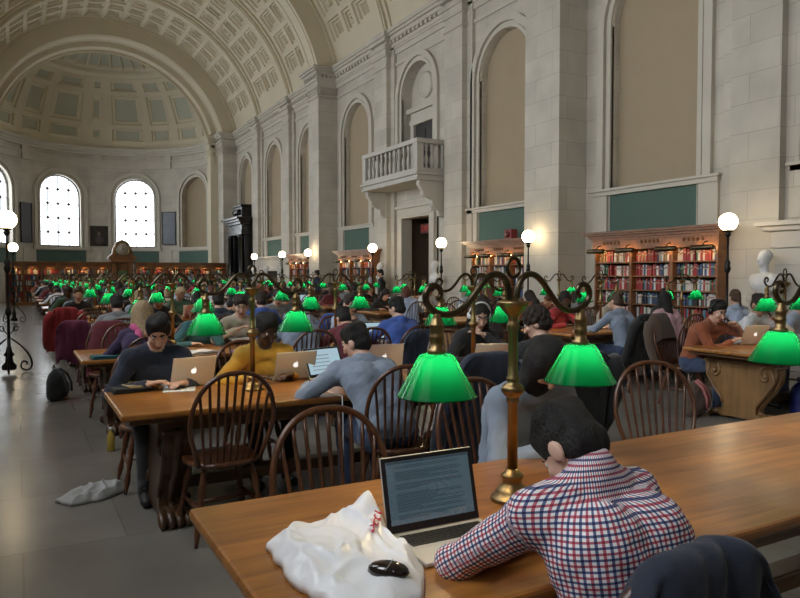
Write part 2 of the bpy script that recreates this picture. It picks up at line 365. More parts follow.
# vault with stepped coffers and rosettes
def cell(mb, P, a0, a1, b0, b1, steps, m0=0, m1=1, ros=0.):
    # steps: list of (inset fraction, depth)
    rings = []
    for q, d in [(0, 0)]+steps:
        qa = (a1-a0)*q; qb = (b1-b0)*q
        rings.append([P(a0+qa, b0+qb, d), P(a1-qa, b0+qb, d), P(a1-qa, b1-qb, d), P(a0+qa, b1-qb, d)])
    vs = [p for r in rings for p in r]; n = len(rings)
    fs = [(4*i+k, 4*i+(k+1) % 4, 4*i+4+(k+1) % 4, 4*i+4+k) for i in range(n-1) for k in range(4)]
    mb.add(vs, fs, m0); mb.add(rings[-1], [(0, 1, 2, 3)], m1)
    if ros:
        ca, cb = (a0+a1)/2, (b0+b1)/2; d = steps[-1][1]; N = 12
        ring = lambda r, dd, w=0: [P(ca+(a1-a0)*r*math.cos(2*PI*k/N)*(1+w*(k % 2)), cb+(b1-b0)*r*math.sin(2*PI*k/N)*(1+w*(k % 2)), dd) for k in range(N)]
        R3 = [ring(ros, d, .3), ring(ros*.8, d-.09, .2), ring(ros*.4, d-.05), ring(ros*.25, d-.12), ring(.01, d-.14)]
        vs = [p for r in R3 for p in r]; mb.add(vs, [(i*N+k, i*N+(k+1) % N, (i+1)*N+(k+1) % N, (i+1)*N+k) for i in range(4) for k in range(N)], m0)
VP = lambda a, y, d: (XC+(RV+d)*math.cos(a), y, ZV+(RV+d)*math.sin(a))
v = MB(); A0, A1, NA = math.radians(11.5), math.radians(168.5), 19
ribs = [7.55, 16.92, 21.5, 31.2, 35.95, -4.4, 3.4]
def vbay(y0, y1):
    nb = 3 if y1-y0 > 3.2 else 2
    e = .12
    for yy in ((y0, y0+e), (y1-e, y1)):
        for i in range(NA):
            a, b = A0+(A1-A0)*i/NA, A0+(A1-A0)*(i+1)/NA; v.add([VP(a, yy[0], 0), VP(b, yy[0], 0), VP(b, yy[1], 0), VP(a, yy[1], 0)], [(0, 1, 2, 3)])
    ws = [1, .62, 1] if nb == 3 else [1, 1]; tot = sum(ws); yy = y0+e; Lb = y1-y0-2*e
    for j in range(nb):
        y2 = yy+Lb*ws[j]/tot
        for i in range(NA):
            a, b = A0+(A1-A0)*i/NA, A0+(A1-A0)*(i+1)/NA
            if i == 0 or i == NA-1: v.add([VP(a, yy, 0), VP(b, yy, 0), VP(b, y2, 0), VP(a, y2, 0)], [(0, 1, 2, 3)]); continue
            cell(v, VP, a, b, yy, y2, [(.10, 0), (.13, .09), (.20, .09), (.23, .19), (.30, .19), (.32, .24)], 0, 1, .15 if (i+j) % 2 == 0 else 0.)
        yy = y2
edges = sorted([YB, -2.2, -1., 11.82, 13., 25.76, 26.84, 40.3]+[q for r in ribs for q in (r-.46, r+.46)])
for a, b in zip(edges, edges[1:]):
    mid = (a+b)/2
    if any(p0 <= mid <= p1 for p0, p1 in PIERS) or any(abs(mid-r) < .46 for r in ribs): continue
    vbay(a, b)
struct(v, 'ceiling', [VAULT, GOLD_IN])
def arch_rib(mb, y0, y1, r0, r1, n=44, mi=0, cx=XC, cz=ZV, a0=A0, a1=A1):
    for i in range(n):
        a, b = a0+(a1-a0)*i/n, a0+(a1-a0)*(i+1)/n
        p = lambda an, r, y: (cx+r*math.cos(an), y, cz+r*math.sin(an))
        mb.add([p(a, r0, y0), p(b, r0, y0), p(b, r0, y1), p(a, r0, y1), p(a, r1, y0), p(b, r1, y0), p(b, r1, y1), p(a, r1, y1)], [(0, 1, 2, 3), (0, 4, 5, 1), (3, 2, 6, 7)], mi)
t = MB()
for r in ribs: arch_rib(t, r-.46, r+.46, RV-.10, RV+.3); arch_rib(t, r-.30, r+.30, RV-.2, RV); arch_rib(t, r-.22, r+.22, RV-.24, RV)
struct(t, 'trim_6', VAULT)
for i, (y0, y1) in enumerate(PIERS):
    t = MB(); arch_rib(t, y0, y1, RI, RV+.4); arch_rib(t, y0+.16, y0+.3, RI-.03, RI); arch_rib(t, y1-.3, y1-.16, RI-.03, RI)
    arch_rib(t, y0-.07, y0+.02, RV-.13, RV+.1); arch_rib(t, y1-.02, y1+.07, RV-.13, RV+.1)
    struct(t, 'beam_%d' % (i+1), VAULT)
# apse: curved wall with windows, cornice, half dome
D = math.radians; aps = [(-88, -43, -65, 1), (-43, 0, -21.5, 1), (0, 43, 21.5, 1), (43, 88, 65, 0)]
w = MB()
for a, b, c, win in aps: arch_open(w, MA, D(a)*RA, D(b)*RA, 0, 9.6, D(c)*RA, 1.22, 3.25, 6.35, .35, None if win else 1, 18, 6)
for a, b, c, win in aps: mbox(w, MA, D(c)*RA-1.5, D(c)*RA+1.5, 2.2, 3.0, -.02, 0, 8, 2)
struct(w, 'wall_apse', [STONE, TAN, GREEN_P])
t = MB()
for a, b, c, win in aps:
    c = D(c)*RA; band(t, MA, c, 1.22, 1.34, 3.25, 6.35, .02, -.05); band(t, MA, c, 1.42, 1.62, 3.25, 6.35, 0, -.09); mbox(t, MA, c-1.7, c+1.7, 3.05, 3.25, -.10, .02, 8)
for a in (-43, 0, 43): mbox(t, MA, D(a)*RA-.22, D(a)*RA+.22, 2.2, 3.1, -.05, 0, 2)
for z0, z1, d in ((8.2, 8.32, .06), (8.32, 8.6, .03), (8.6, 8.72, .10), (8.98, 9.12, .16), (9.12, 9.26, .26), (9.26, 9.42, .36)): mbox(t, MA, D(-90)*RA, D(90)*RA, z0, z1, -d, 0, 30)
for a in (-86, -43, 0, 43, 80): mbox(t, MA, D(a)*RA-.25, D(a)*RA+.25, 8.2, 9.42, -.2 if abs(a) > 50 else -.12, 0, 2)
struct(t, 'trim_7', STONE_D)
for i, (a, b, c, win) in enumerate(aps):
    if win: window(MA, D(c)*RA, 1.22, 3.25, 6.35, 'window_%d' % (i+11), 4, 5, .22, True)
DP = lambda az, el, d: (XA+(RA+d)*math.cos(el)*math.sin(az), YA+(RA+d)*math.cos(el)*math.cos(az), 9.4+(RA+d)*math.sin(el))
v = MB(); azs = [-90, -88, -72, -68, -50, -46, -32, -28, -8, -3.5, 3.5, 8, 28, 32, 46, 50, 68, 72, 88, 90]; els = [0, 5, 12.5, 14, 33, 34.8, 41, 43]
for i, (a, b) in enumerate(zip(azs, azs[1:])):
    for j, (e, g) in enumerate(zip(els, els[1:])):
        panel = i % 2 == 1 and j % 2 == 1
        if panel and b-a > 10:
            st = [(.05, .0), (.08, .08), (.16, .08), (.18, .14)]
            n = 1
            cell(v, DP, D(a), D(b), D(e), D(g), st, 0, 1)
        else:
            k = max(1, int((b-a)/6)); h = max(1, int((g-e)/6))
            if panel: cell(v, DP, D(a), D(b), D(e), D(g), [(.2, 0), (.28, .07)], 0, 1); continue
            for p in range(k):
                for q in range(h):
                    a2, b2 = a+(b-a)*p/k, a+(b-a)*(p+1)/k; e2, g2 = e+(g-e)*q/h, e+(g-e)*(q+1)/h
                    v.add([DP(D(a2), D(e2), 0), DP(D(b2), D(e2), 0), DP(D(b2), D(g2), 0), DP(D(a2), D(g2), 0)], [(0, 1, 2, 3)])
for i in range(30):
    a, b = -90+6*i, -84+6*i
    v.add([DP(D(q), D(e), d) for e, d in ((43, 0), (44, -.12), (46.5, -.15), (48, -.05)) for q in (a, b)], [(0, 1, 3, 2), (2, 3, 5, 4), (4, 5, 7, 6)])
for i in range(18):
    a, b = -90+10*i, -80+10*i
    cell(v, DP, D(a), D(b), D(48), D(74), [(.07, 0), (.11, .09)], 0, 1)
    v.add([DP(D(a), D(74), 0), DP(D(b), D(74), 0), DP(0, D(90), 0)], [(0, 1, 2)])
struct(v, 'ceiling_apse', [VAULT, DOME_IN])
v = MB(); arch_rib(v, YB, 42.4, RV+.55, RV+.75, 40, 0, XC, ZV, D(3), D(177))  # added unseen shell behind vault and dome, stops sky light leaking through seams
R2 = RA+.9
for i in range(18):
    for j in range(9):
        a, b, e, g = D(-90+10*i), D(-80+10*i), D(10*j), D(10*j+10)
        v.add([(XA+R2*math.cos(q)*math.sin(p), YA+R2*math.cos(q)*math.cos(p), 9.4+R2*math.sin(q)) for p, q in ((a, e), (b, e), (b, g), (a, g))], [(0, 1, 2, 3)])
struct(v, 'sky_block_shell', STONE_D)
t = MB()
arch_rib(t, 41.5, 42.1, RI-.28, RI+.4, 44, 0, XC-.03, ZV, D(10), D(170)); arch_rib(t, 42.1, 42.2, RI-.42, RI+.4, 44, 0, XC-.06, ZV, D(10), D(170))
t.box(XA+RA-.25, XR, 41.5, 42.3, 0, 9.7); t.box(XL, XA-RA+.1, 41.5, 42.3, 0, 9.7); ressaut(t, XA+RA-.25, XR, 41.6, 42.2); struct(t, 'trim_8', VAULT)
# ================================================================== furniture
def YC(k): return 1.89+2.83*(k-1)
LX0, LX1, RX0, RX1 = .5, 4.2, 6.47, 9.96
TZ = .765
NROW = 13
def make_table(L, top, car, sup):
    r = thing('reading_table', 'long oak table', 'table')
    t = MB(); t.box(-L/2, L/2, -.53, .53, TZ-.04, TZ); t.build('tabletop', top, r, None, .012)
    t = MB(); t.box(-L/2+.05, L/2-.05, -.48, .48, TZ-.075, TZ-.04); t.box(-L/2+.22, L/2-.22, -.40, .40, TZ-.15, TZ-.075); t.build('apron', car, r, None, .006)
    hp = [(.44, .62), (.475, .60), (.485, .54), (.47, .48), (.44, .42), (.39, .34), (.31, .26), (.24, .19), (.215, .14), (.22, .10), (.28, .08), (.28, .035)]
    hp = [(y*.87, z) for y, z in hp]; prof = [(y, z) for y, z in hp]+[(-y, z) for y, z in hp[::-1]]
    for s in (-1, 1):
        xc = s*(L/2-.33)
        t = MB(); t.prism(prof[::-1], lambda a, b, d: (xc+d, a, b), -.075, .075)
        for q in (-1, 1):
            t.tube([(xc+e*.0, q*y, z) for e in (0,) for y, z in [(a*.985, b) for a, b in hp]], .03, 8)
            for face in (-1, 1):
                xs = xc+face*.075
                sp = [(xs, q*(.30+(.10-.0105*k)*math.cos(.62*k+.9)), .515+(.115-.0105*k)*math.sin(.62*k+.9)) for k in range(0, 11)]
                t.tube([(xs, q*.195, .17), (xs, q*.22, .23), (xs, q*.29, .31), (xs, q*.355, .40), (xs, q*.395, .46)]+[sp[0]], .016, 6)
                t.tube(sp, .018, 6)
                t.sphere((xs, q*.30, .515), (.03, .03, .03), 8)
        t.box(xc-.085, xc+.085, -.44, .44, .60, TZ-.14)
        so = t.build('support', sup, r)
        for q in (-1, 1):
            c = MB(); c.sphere((xc, q*.21, .055), (.085, .10, .055), 12)
            for k in range(4): c.tube([(xc+(k-1.5)*.042, q*.24, .075), (xc+(k-1.5)*.05, q*.31, .062), (xc+(k-1.5)*.052, q*.345, .03), (xc+(k-1.5)*.05, q*.355, .004)], [.03, .03, .026, .012], 8)
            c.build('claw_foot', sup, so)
    t = MB(); t.box(-L/2+.33, L/2-.33, -.06, .06, .16, .24); t.build('stretcher', car, r, None, .01)
    return r
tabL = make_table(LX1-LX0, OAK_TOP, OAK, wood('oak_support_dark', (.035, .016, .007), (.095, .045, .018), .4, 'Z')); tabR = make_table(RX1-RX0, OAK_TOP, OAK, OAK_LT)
for k in range(1, NROW+1):
    for side, proto, x0, x1 in (('window-side', tabL, LX0, LX1), ('bookcase-side', tabR, RX0, RX1)):
        if side == 'bookcase-side' and k == 1: continue
        first = (side == 'window-side' and k == 1) or (side != 'window-side' and k == 2)
        o = proto if first else copy_tree(proto)
        o.location = ((x0+x1)/2, YC(k), 0)
        w_ = {1: 'nearest long oak table with a laptop and white plastic bag on it'}.get(k) if side == 'window-side' else None
        tag(o, w_ or 'long oak reading table, %s in the %s row counted from the front' % (ORD[k], side), 'table', 'reading tables')

def make_lamp():
    r = thing('desk_lamp', 'x', 'lamp')
    t = MB(); t.lathe([(.076, 0), (.078, .008), (.072, .016), (.060, .022), (.058, .034), (.048, .046), (.036, .060), (.034, .074), (.040, .082), (.040, .092), (.026, .10), (.024, .112)], 24); t.build('base', BRASS, r)
    t = MB(); t.lathe([(.0185, .11), (.0175, .345), (.022, .35), (.024, .36), (.019, .366), (.03, .375), (.040, .388), (.041, .40), (.034, .412), (.02, .42), (.024, .43), (.022, .438), (.018, .446), (.0165, .60), (.021, .61), (.022, .625), (.017, .635), (.017, .655), (.03, .668), (.045, .685), (.056, .70), (.057, .708), (.03, .712), (.016, .72), (0, .73)], 20); t.build('pole', BRASS, r)
    for s in (-1, 1):
        P = [(.014, .70), (.017, .745), (.032, .785), (.062, .806), (.098, .803), (.132, .778), (.165, .738), (.20, .698), (.24, .672), (.285, .667), (.33, .68), (.36, .71), (.362, .742), (.345, .765), (.32, .768), (.302, .752), (.303, .73), (.318, .72)]
        # smooth the path
        Q = P
        for _ in range(2):
            N = [Q[0]]
            for a, b in zip(Q, Q[1:]): N += [(a[0]*.75+b[0]*.25, a[1]*.75+b[1]*.25), (a[0]*.25+b[0]*.75, a[1]*.25+b[1]*.75)]
            Q = N+[Q[-1]]
        n = len(Q); t = MB(); t.tube([(s*x, 0, z) for x, z in Q], [.0115 if i < n*.72 else .0115-.004*(i-n*.72)/(n*.28) for i in range(n)], 10); t.build('arm', BRONZE, r)
        M = Matrix.Translation((s*.318, 0, 0))
        t = MB(); t.lathe([(.03, .535), (.031, .555), (.022, .56), (.0235, .59), (.026, .595), (.0235, .60), (.0235, .63), (.026, .635), (.022, .64), (.017, .655), (.012, .664), (.014, .672), (0, .68)], 16, M); t.build('socket', BRASS, r)
        t = MB(); t.lathe([(.029, .541), (.045, .540), (.058, .534), (.066, .522), (.099, .462), (.129, .408), (.134, .401)], 40, M, 0, False, False); t.tube([(s*.318+.134*math.cos(2*PI*k/40), .134*math.sin(2*PI*k/40), .401) for k in range(40)], .0018, 5, 0, False, True)
        sh = t.build('shade', SHADE, r)
        t = MB(); t.sphere((s*.318, 0, .494), (.022, .022, .034), 10); t.build('bulb', BULB, sh)
    t = MB(); t.tube([(.027*math.cos(2*PI*k/24), 0, .828+.034*math.sin(2*PI*k/24)) for k in range(24)], .0075, 8, 0, False, True); t.build('finial_ring', BRONZE, r)
    return r
lamp = make_lamp(); first = True
LAMPX = {'window-side': (1.42, 3.27), 'bookcase-side': (7.5, 9.25)}
for k in range(1, NROW+1):
    for side in ('window-side', 'bookcase-side'):
        if side != 'window-side' and k == 1: continue
        for j, x in enumerate(LAMPX[side]):
            if k == 1: x = (1.535, 3.40)[j]
            o = lamp if first else copy_tree(lamp); first = False
            o.location = (x, YC(k)+(.07 if k == 1 else rnd.uniform(-.03, .03)), TZ); o.rotation_euler.z = 0 if k < 3 else rnd.uniform(-.05, .05)
            if k == 1 and j == 0: lb = 'brass two-armed lamp with green shades behind the open laptop on the nearest table'
            else: lb = 'two-armed brass lamp, green shades, %s %s table, %s' % (ORD[k], side, ('end nearer the windows', 'end nearer the bookcases')[j])
            tag(o, lb, 'lamp', 'green-shaded table lamps')

def chair_geo(full=True):
    out = {}
    n = 14; prof = []
    for i in range(n):
        a = 2*PI*i/n; c, s = math.cos(a), math.sin(a)
        x = .225*abs(c)**.7*(1 if c >= 0 else -1); y = .215*abs(s)**.7*(1 if s >= 0 else -1)
        if y < 0: x *= .9
        prof.append((x, y))
    t = MB(); N = n
    rings = [[(x*.9, y*.9, .43) for x, y in prof], [(x, y, .442) for x, y in prof], [(x, y, .458) for x, y in prof], [(x*.95, y*.95, .467) for x, y in prof], [(x*.6, y*.6, .457) for x, y in prof]]
    vs = [p for q in rings for p in q]; fs = [(i*N+k, i*N+(k+1) % N, (i+1)*N+(k+1) % N, (i+1)*N+k) for i in range(4) for k in range(N)]+[tuple(range(N))[::-1], tuple(4*N+k for k in range(N))]
    t.add(vs, fs, 0, True); out['seat'] = [t]
    yb = lambda z: -.165-(z-.46)*.26
    H = []
    m = 28 if full else 14
    for i in range(m+1):
        a = PI*i/m; cx = math.cos(a); sx = math.sin(a)
        x = .25*(1 if cx >= 0 else -1)*abs(cx)**.85; z = .70+.305*sx**.95
        H.append((x, yb(z), z))
    H = [(.185, yb(.46), .455), (.205, yb(.53), .53), (.235, yb(.62), .62)]+H+[(-.235, yb(.62), .62), (-.205, yb(.53), .53), (-.185, yb(.46), .455)]
    t = MB(); t.tube(H, .0145, 8 if full else 5); out['hoop'] = [t]
    def hoop_z(x):
        best = min(H[3:-3], key=lambda p: abs(p[0]-x)); return best[2]
    out['spindle'] = []
    for i in range(9 if full else 7):
        q = (i/(8 if full else 6)*2-1); x0 = q*.15; x1 = q*.205; z1 = hoop_z(x1)
        t = MB(); K = 6 if full else 2
        t.tube([(x0+(x1-x0)*j/K, yb(.46+(z1-.46)*j/K)+.0, .455+(z1-.455)*j/K) for j in range(K+1)], [.006+.0035*math.sin(PI*j/K*.8) for j in range(K+1)] if full else .007, 6 if full else 4); out['spindle'].append(t)
    out['leg'] = []
    for sx in (-1, 1):
        for sy in (-1, 1):
            a = Vector((sx*.14, sy*.13, .44)); b = Vector((sx*.215, sy*.205, 0.0)); t = MB()
            K = 14 if full else 3
            rr = [.014, .016, .018, .021, .024, .022, .014, .021, .017, .0135, .019, .022, .018, .013, .011] if full else [.016, .022, .02, .012]
            t.tube([a.lerp(b, j/K) for j in range(K+1)], rr, 8 if full else 5); out['leg'].append(t)
    t = MB(); zz = .44*.45; f = .55
    for sx in (-1, 1): t.tube([(sx*(.14+.075*f), -(.13+.075*f), zz), (sx*(.14+.075*f), 0, zz), (sx*(.14+.075*f), .13+.075*f, zz)], [.009, .016, .009], 6)
    t.tube([(-.18, 0, zz), (0, 0, zz), (.18, 0, zz)], [.009, .015, .009], 6); out['stretcher'] = [t]
    return out
def make_chair():
    r = thing('windsor_chair', 'x', 'chair')
    for nm, L_ in chair_geo(True).items():
        for t in L_: t.build(nm, CHAIR, r)
    return r
chairN = make_chair()
a = MB()
for L_ in chair_geo(False).values():
    for t in L_: a.add(t.v, t.f, 0, True)
chairF = a.mesh('windsor_chair', CHAIR)
CH = {'first': True}
def place_chair(x, y, rz, label, near=True):
    if near:
        o = chairN if CH['first'] else copy_tree(chairN); CH['first'] = False
    else: o = link('windsor_chair', chairF)
    o.location = (x, y, 0); o.rotation_euler = (0, 0, rz); tag(o, label, 'chair', 'hoop-back chairs around the reading tables'); return o

# ---- bookcases
BCOL = [(.30, .03, .03), (.22, .02, .03), (.05, .09, .20), (.03, .05, .10), (.35, .25, .12), (.55, .50, .42), (.05, .12, .07), (.02, .02, .02), (.16, .07, .03), (.62, .60, .55), (.40, .06, .05), (.10, .22, .30)]
BNAME = ['red', 'maroon', 'blue', 'navy', 'tan', 'cream', 'green', 'black', 'brown', 'white', 'scarlet', 'teal']
BM = [mat('book_cloth_'+n, c, .6) for n, c in zip(BNAME, BCOL)]
BAND = mat('book_spine_label', (.38, .31, .19), .5)
def book_mesh(mb, x0, y0, z0, w, d, h, mi=0, lab=None):
    mb.box(x0, x0+w, y0, y0+d, z0, z0+h, mi)
    if lab is not None: mb.box(x0+w*.08, x0+w*.92, y0-.0025, y0+.002, z0+h*.64, z0+h*.74, lab)
def make_bookcase(W, nb, rows, H=2.44, D_=.52, name='bookcase', hoods=True):
    r = thing(name, 'x', 'bookcase'); bw = W/nb
    t = MB(); t.box(0, .04, 0, D_, 0, H-.25); t.box(W-.04, W, 0, D_, 0, H-.25); t.box(0, W, D_-.03, D_, 0, H-.25); t.box(0, W, -.03, D_, 0, .14); t.build('carcass', OAK_CASE, r, None, .006)
    for i in range(1, nb): t = MB(); t.box(bw*i-.035, bw*i+.035, -.01, D_-.03, .14, H-.25); t.build('divider', OAK_CASE, r, None, .006)
    z0, z1 = .14, H-.36; pit = (z1-z0)/rows
    for i in range(nb):
        for j in range(rows+1): t = MB(); t.box(bw*i+.035, bw*(i+1)-.035, .02, D_-.03, z0+pit*j-.012, z0+pit*j+.012); t.build('shelf', OAK_CASE, r)
    t = MB(); q = .03 if hoods else -.002; t.box(-q, W+q, -.03, D_, H-.36, H-.14)
    for z0_, z1_, e in ((H-.18, H-.13, .06), (H-.13, H-.08, .10), (H-.08, H-.04, .16), (H-.04, H, .20)): q = e if hoods else -.002; t.box(-q, W+q, -e, D_, z0_, z1_)
    for i in range(nb):
        for k in range(5): t.sphere((bw*(i+.3+.1*k), -.03, H-.24), (.035, .02, .045), 6)
    t.build('cornice', OAK_CASE, r, None, .004)
    if hoods:
        for i in range(nb+1):
            x = min(max(bw*i, .2), W-.2)
            t = MB(); n = 10; t.tube([(x-.22, -.17, H-.40), (x+.22, -.17, H-.40)], .05, 12); t.tube([(x, -.17, H-.38), (x, -.1, H-.30), (x, 0, H-.28)], .012, 6)
            h = t.build('shelf_light', BRONZE, r); t = MB(); t.tube([(x-.19, -.10, H-.405), (x+.19, -.10, H-.405)], .012, 6); t.build('tube', STRIP, h)
    else:
        for i in range(nb):
            x = bw*(i+.5); t = MB(); t.tube([(x-.12, -.10, H-.37), (x+.12, -.10, H-.37)], .03, 8); h = t.build('shelf_light', BRONZE, r); t = MB(); t.tube([(x-.10, -.055, H-.375), (x+.10, -.055, H-.375)], .014, 6); t.build('tube', STRIP, h)
    return r, bw, [.14+pit*j+.012 for j in range(rows)], pit
bulk = MB()     # every volume beyond the 300 largest in view
def fill_bulk(M, bw, nb, zs, pit, step=(.028, .055), y0=.10):
    for i in range(nb):
        for z in zs:
            x = bw*i+.045
            while x < bw*(i+1)-.05:
                w = rnd.uniform(*step)
                if x+w > bw*(i+1)-.04: break
                if rnd.random() < .95:
                    q = MB(); h = min(pit-.04, rnd.uniform(.17, .25)); mi = rnd.choice([0, 1, 2, 3, 4, 5, 5, 6, 7, 8, 9, 9, 10, 11, 4, 0]); book_mesh(q, x, y0+rnd.uniform(0, .03), z, w-.002, .17, h, mi)
                    bulk.add([M @ Vector(p) for p in q.v], q.f, mi)
                x += w
RWC = -PI/2
def rw(yhi, x=10.78): return Matrix.Translation((x, yhi, 0)) @ Matrix.Rotation(RWC, 4, 'Z')
# nearest wall bookcase: individual books
bc, bw, zs, pit = make_bookcase(2.98, 3, 7); bc.matrix_world = rw(11.0); tag(bc, 'tall oak bookcase under the nearest wide green wall panel', 'bookcase', 'oak wall bookcases')
M = rw(11.0); nbook = 0; variants = []
for w, h in ((.030, .225), (.036, .20), (.042, .235), (.036, .215), (.048, .19), (.032, .18)):
    t = MB(); book_mesh(t, 0, 0, 0, w, .17, h, 0, 1); variants.append((t.mesh('book', [BM[0], BAND]), w, h))
bays = ['bay farthest along the wall', 'middle bay', 'bay nearest the camera']
rows_ = ['bottom', 'second', 'third', 'fourth', 'third from top', 'second from top', 'top']
for i in range(3):
    for j in (6, 5, 4, 3):
        x = bw*i+.045; c = 0
        palette = rnd.choice([[0, 10, 1, 9, 5, 5], [0, 1, 9, 5, 4, 7], [8, 2, 4, 9, 5, 0, 6], [5, 9, 4, 10, 0, 8], [0, 10, 9, 5, 9, 6]])
        if (i, j) in ((1, 4), (0, 4)): palette = [0, 10, 1, 0, 9]
        if j == 3: palette = [3, 2, 9, 3, 7, 5]
        while nbook < 300:
            me, w, h = variants[rnd.randrange(6)]
            if x+w > bw*(i+1)-.05: break
            c += 1
            if rnd.random() < .93:
                col = rnd.choice(palette if rnd.random() < .8 else range(12))
                o = link('book', me); nbook += 1
                o.material_slots[0].link = 'OBJECT'; o.material_slots[0].material = BM[col]
                if BNAME[col] in ('cream', 'white', 'tan'): o.material_slots[1].link = 'OBJECT'; o.material_slots[1].material = BM[1]
                o.matrix_world = M @ Matrix.Translation((x, .10+rnd.uniform(0, .02), zs[j]))
                tag(o, '%s book, %s from the left, %s shelf, %s of nearest wall bookcase' % (BNAME[col], ORD[c], rows_[j] if j > 3 else 'fourth from top', ['farthest bay', 'middle bay', 'near bay'][i]), 'book', 'books on the nearest wall bookcase')
            x += w+.001
fill_bulk(M, bw, 3, zs[:3], pit)
for yhi, W, nb, lb in ((15.6, 2.5, 3, 'oak wall bookcase behind the large square pier, red alarm box on top'), (24.45, 2.9, 3, 'oak wall bookcase between balcony doorway and second pier'), (30.0, 2.75, 3, 'oak wall bookcase just beyond the second square pier')):
    b2, bw2, zs2, p2 = make_bookcase(W, nb, 7); b2.matrix_world = rw(yhi); tag(b2, lb, 'bookcase', 'oak wall bookcases'); fill_bulk(rw(yhi), bw2, nb, zs2, p2)
# low screen of bookcases across the apse
xs = [(-.55+i*1.62, 1.62) for i in range(3)]+[(5.55+i*1.62, 1.62) for i in range(3)]
nm = ['closest to the window aisle', 'second from the window aisle', 'just window side of the clock', 'just bookcase side of the clock', 'second from the far square pier', 'against the far square pier']
for (x, W), lb in zip(xs, nm):
    b2, bw2, zs2, p2 = make_bookcase(W, 2, 6, 2.2, .5, 'bookcase', False); b2.location = (x, 39.6, 0); tag(b2, 'lit oak bookcase across the apse, %s' % lb, 'bookcase', 'lit bookcases across the apse'); fill_bulk(Matrix.Translation((x, 39.6, 0)), bw2, 2, zs2, p2, (.04, .08))
o = bulk.build('shelved_books', BM); tag(o, 'rows of bound books filling the farther wall and apse bookcases', 'books', None, 'stuff')
t0 = thing('clock_cabinet', 'carved oak centre cabinet carrying a round clock, middle of the apse', 'clock', (4.9, 39.65, 0))
t = MB(); t.box(-.54, .54, -.1, .5, 0, 1.0); t.box(-.54, -.3, -.1, .5, 1, 2.2); t.box(.3, .54, -.1, .5, 1, 2.2); t.box(-.3, .3, .1, .5, 1, 2.2); t.box(-.62, .62, -.2, .5, 2.2, 2.36); t.build('body', OAK_CASE, t0, None, .01)
t = MB(); t.prism([(-.75, 2.36), (.75, 2.36), (.66, 2.5), (.52, 2.62), (.45, 2.95), (.3, 3.25), (0, 3.4), (-.3, 3.25), (-.45, 2.95), (-.52, 2.62), (-.66, 2.5)], lambda a, b, d: (a, d, b), -.1, .3); t.build('crest', OAK_CASE, t0, None, .03)
M = Matrix.Translation((0, -.1, 2.9)) @ Matrix.Rotation(PI/2, 4, 'X')
t = MB(); t.lathe([(.40, -.02), (.40, .05), (.34, .07), (.33, .03)], 28, M); t.build('bezel', BRASS, t0)
t = MB(); t.lathe([(.33, 0), (.33, .03), (0, .031)], 28, M); f_ = t.build('dial', mat('clock_dial', (.42, .36, .28), .5), t0)
t = MB(); t.obox(Matrix.Translation((0, -.14, 2.98)), .025, .01, .24); t.obox(Matrix.Translation((.07, -.14, 2.9)), .17, .01, .025); t.build('hands', BLK, f_)
t = MB(); t.box(-.24, .24, -.02, .0, 1.1, 1.75); t.build('panel', mat('green_baize', (.06, .12, .05), .8), t0)
t = MB(); t.tube([(-.15, -.12, 1.05), (.15, -.12, 1.05)], .02, 6); t.build('light', STRIP, t0)

# ---- globe lamps
def make_globe(scrolls):
    r = thing('globe_lamp', 'x', 'lamp')
    t = MB()
    if scrolls: t.lathe([(.10, .06), (.11, .12), (.06, .18), (.05, .26), (.08, .30), (.05, .34), (.035, .42)], 14)
    else: t.lathe([(.20, 0), (.20, .05), (.15, .09), (.10, .12), (.07, .22), (.04, .3), (.035, .42)], 16)
    t.build('base', IRON, r)
    t = MB(); t.lathe([(.026, .42), (.022, .9), (.036, .92), (.048, .97), (.036, 1.02), (.022, 1.04), (.019, 1.58), (.036, 1.60), (.056, 1.66), (.04, 1.70), (.048, 1.76), (.024, 1.80), (.019, 1.84), (.015, 2.16), (.045, 2.2), (.05, 2.23), (.03, 2.25), (.075, 2.27), (.08, 2.29), (0, 2.3)], 14); t.build('pole', IRON, r)
    t = MB(); t.sphere((0, 0, 2.42), .148, 24); t.build('globe', GLOBE, r)
    if scrolls:
        for k in range(3):
            a = 2*PI*k/3+.5; c, s = math.cos(a), math.sin(a)
            P = [(.04, .55), (.10, .50), (.2, .42), (.30, .30), (.37, .16), (.36, .05), (.28, .015), (.20, .05), (.18, .12), (.22, .18), (.28, .16), (.29, .11)]
            Q = P
            for _ in range(2): Q = [Q[0]]+[q for a_, b_ in zip(Q, Q[1:]) for q in ((a_[0]*.75+b_[0]*.25, a_[1]*.75+b_[1]*.25), (a_[0]*.25+b_[0]*.75, a_[1]*.25+b_[1]*.75))]+[Q[-1]]
            t = MB(); t.tube([(x*c, x*s, z) for x, z in Q], .014, 6)
            Q2 = [(.03+.05*math.cos(.7*j)*(1-.05*j)+.08, .70+.05*math.sin(.7*j)*(1-.05*j)) for j in range(10)]
            t.tube([(x*c, x*s, z) for x, z in Q2], .009, 5); t.tube([(0, 0, .6), (.06*c, .06*s, .66), (.10*c, .10*s, .72)], .01, 5)
            t.build('foot', IRON, r)
    return r
gs = make_globe(True); gs.location = (-.14, 12.55, 0); tag(gs, 'tall iron globe lamp on scroll feet, nearer of two in the aisle', 'lamp', 'iron globe lamps in the aisle')
g2 = copy_tree(gs); g2.location = (-.12, 25.5, 0); tag(g2, 'tall iron globe lamp on scroll feet, farther of two in the aisle', 'lamp', 'iron globe lamps in the aisle')
g = make_globe(False)
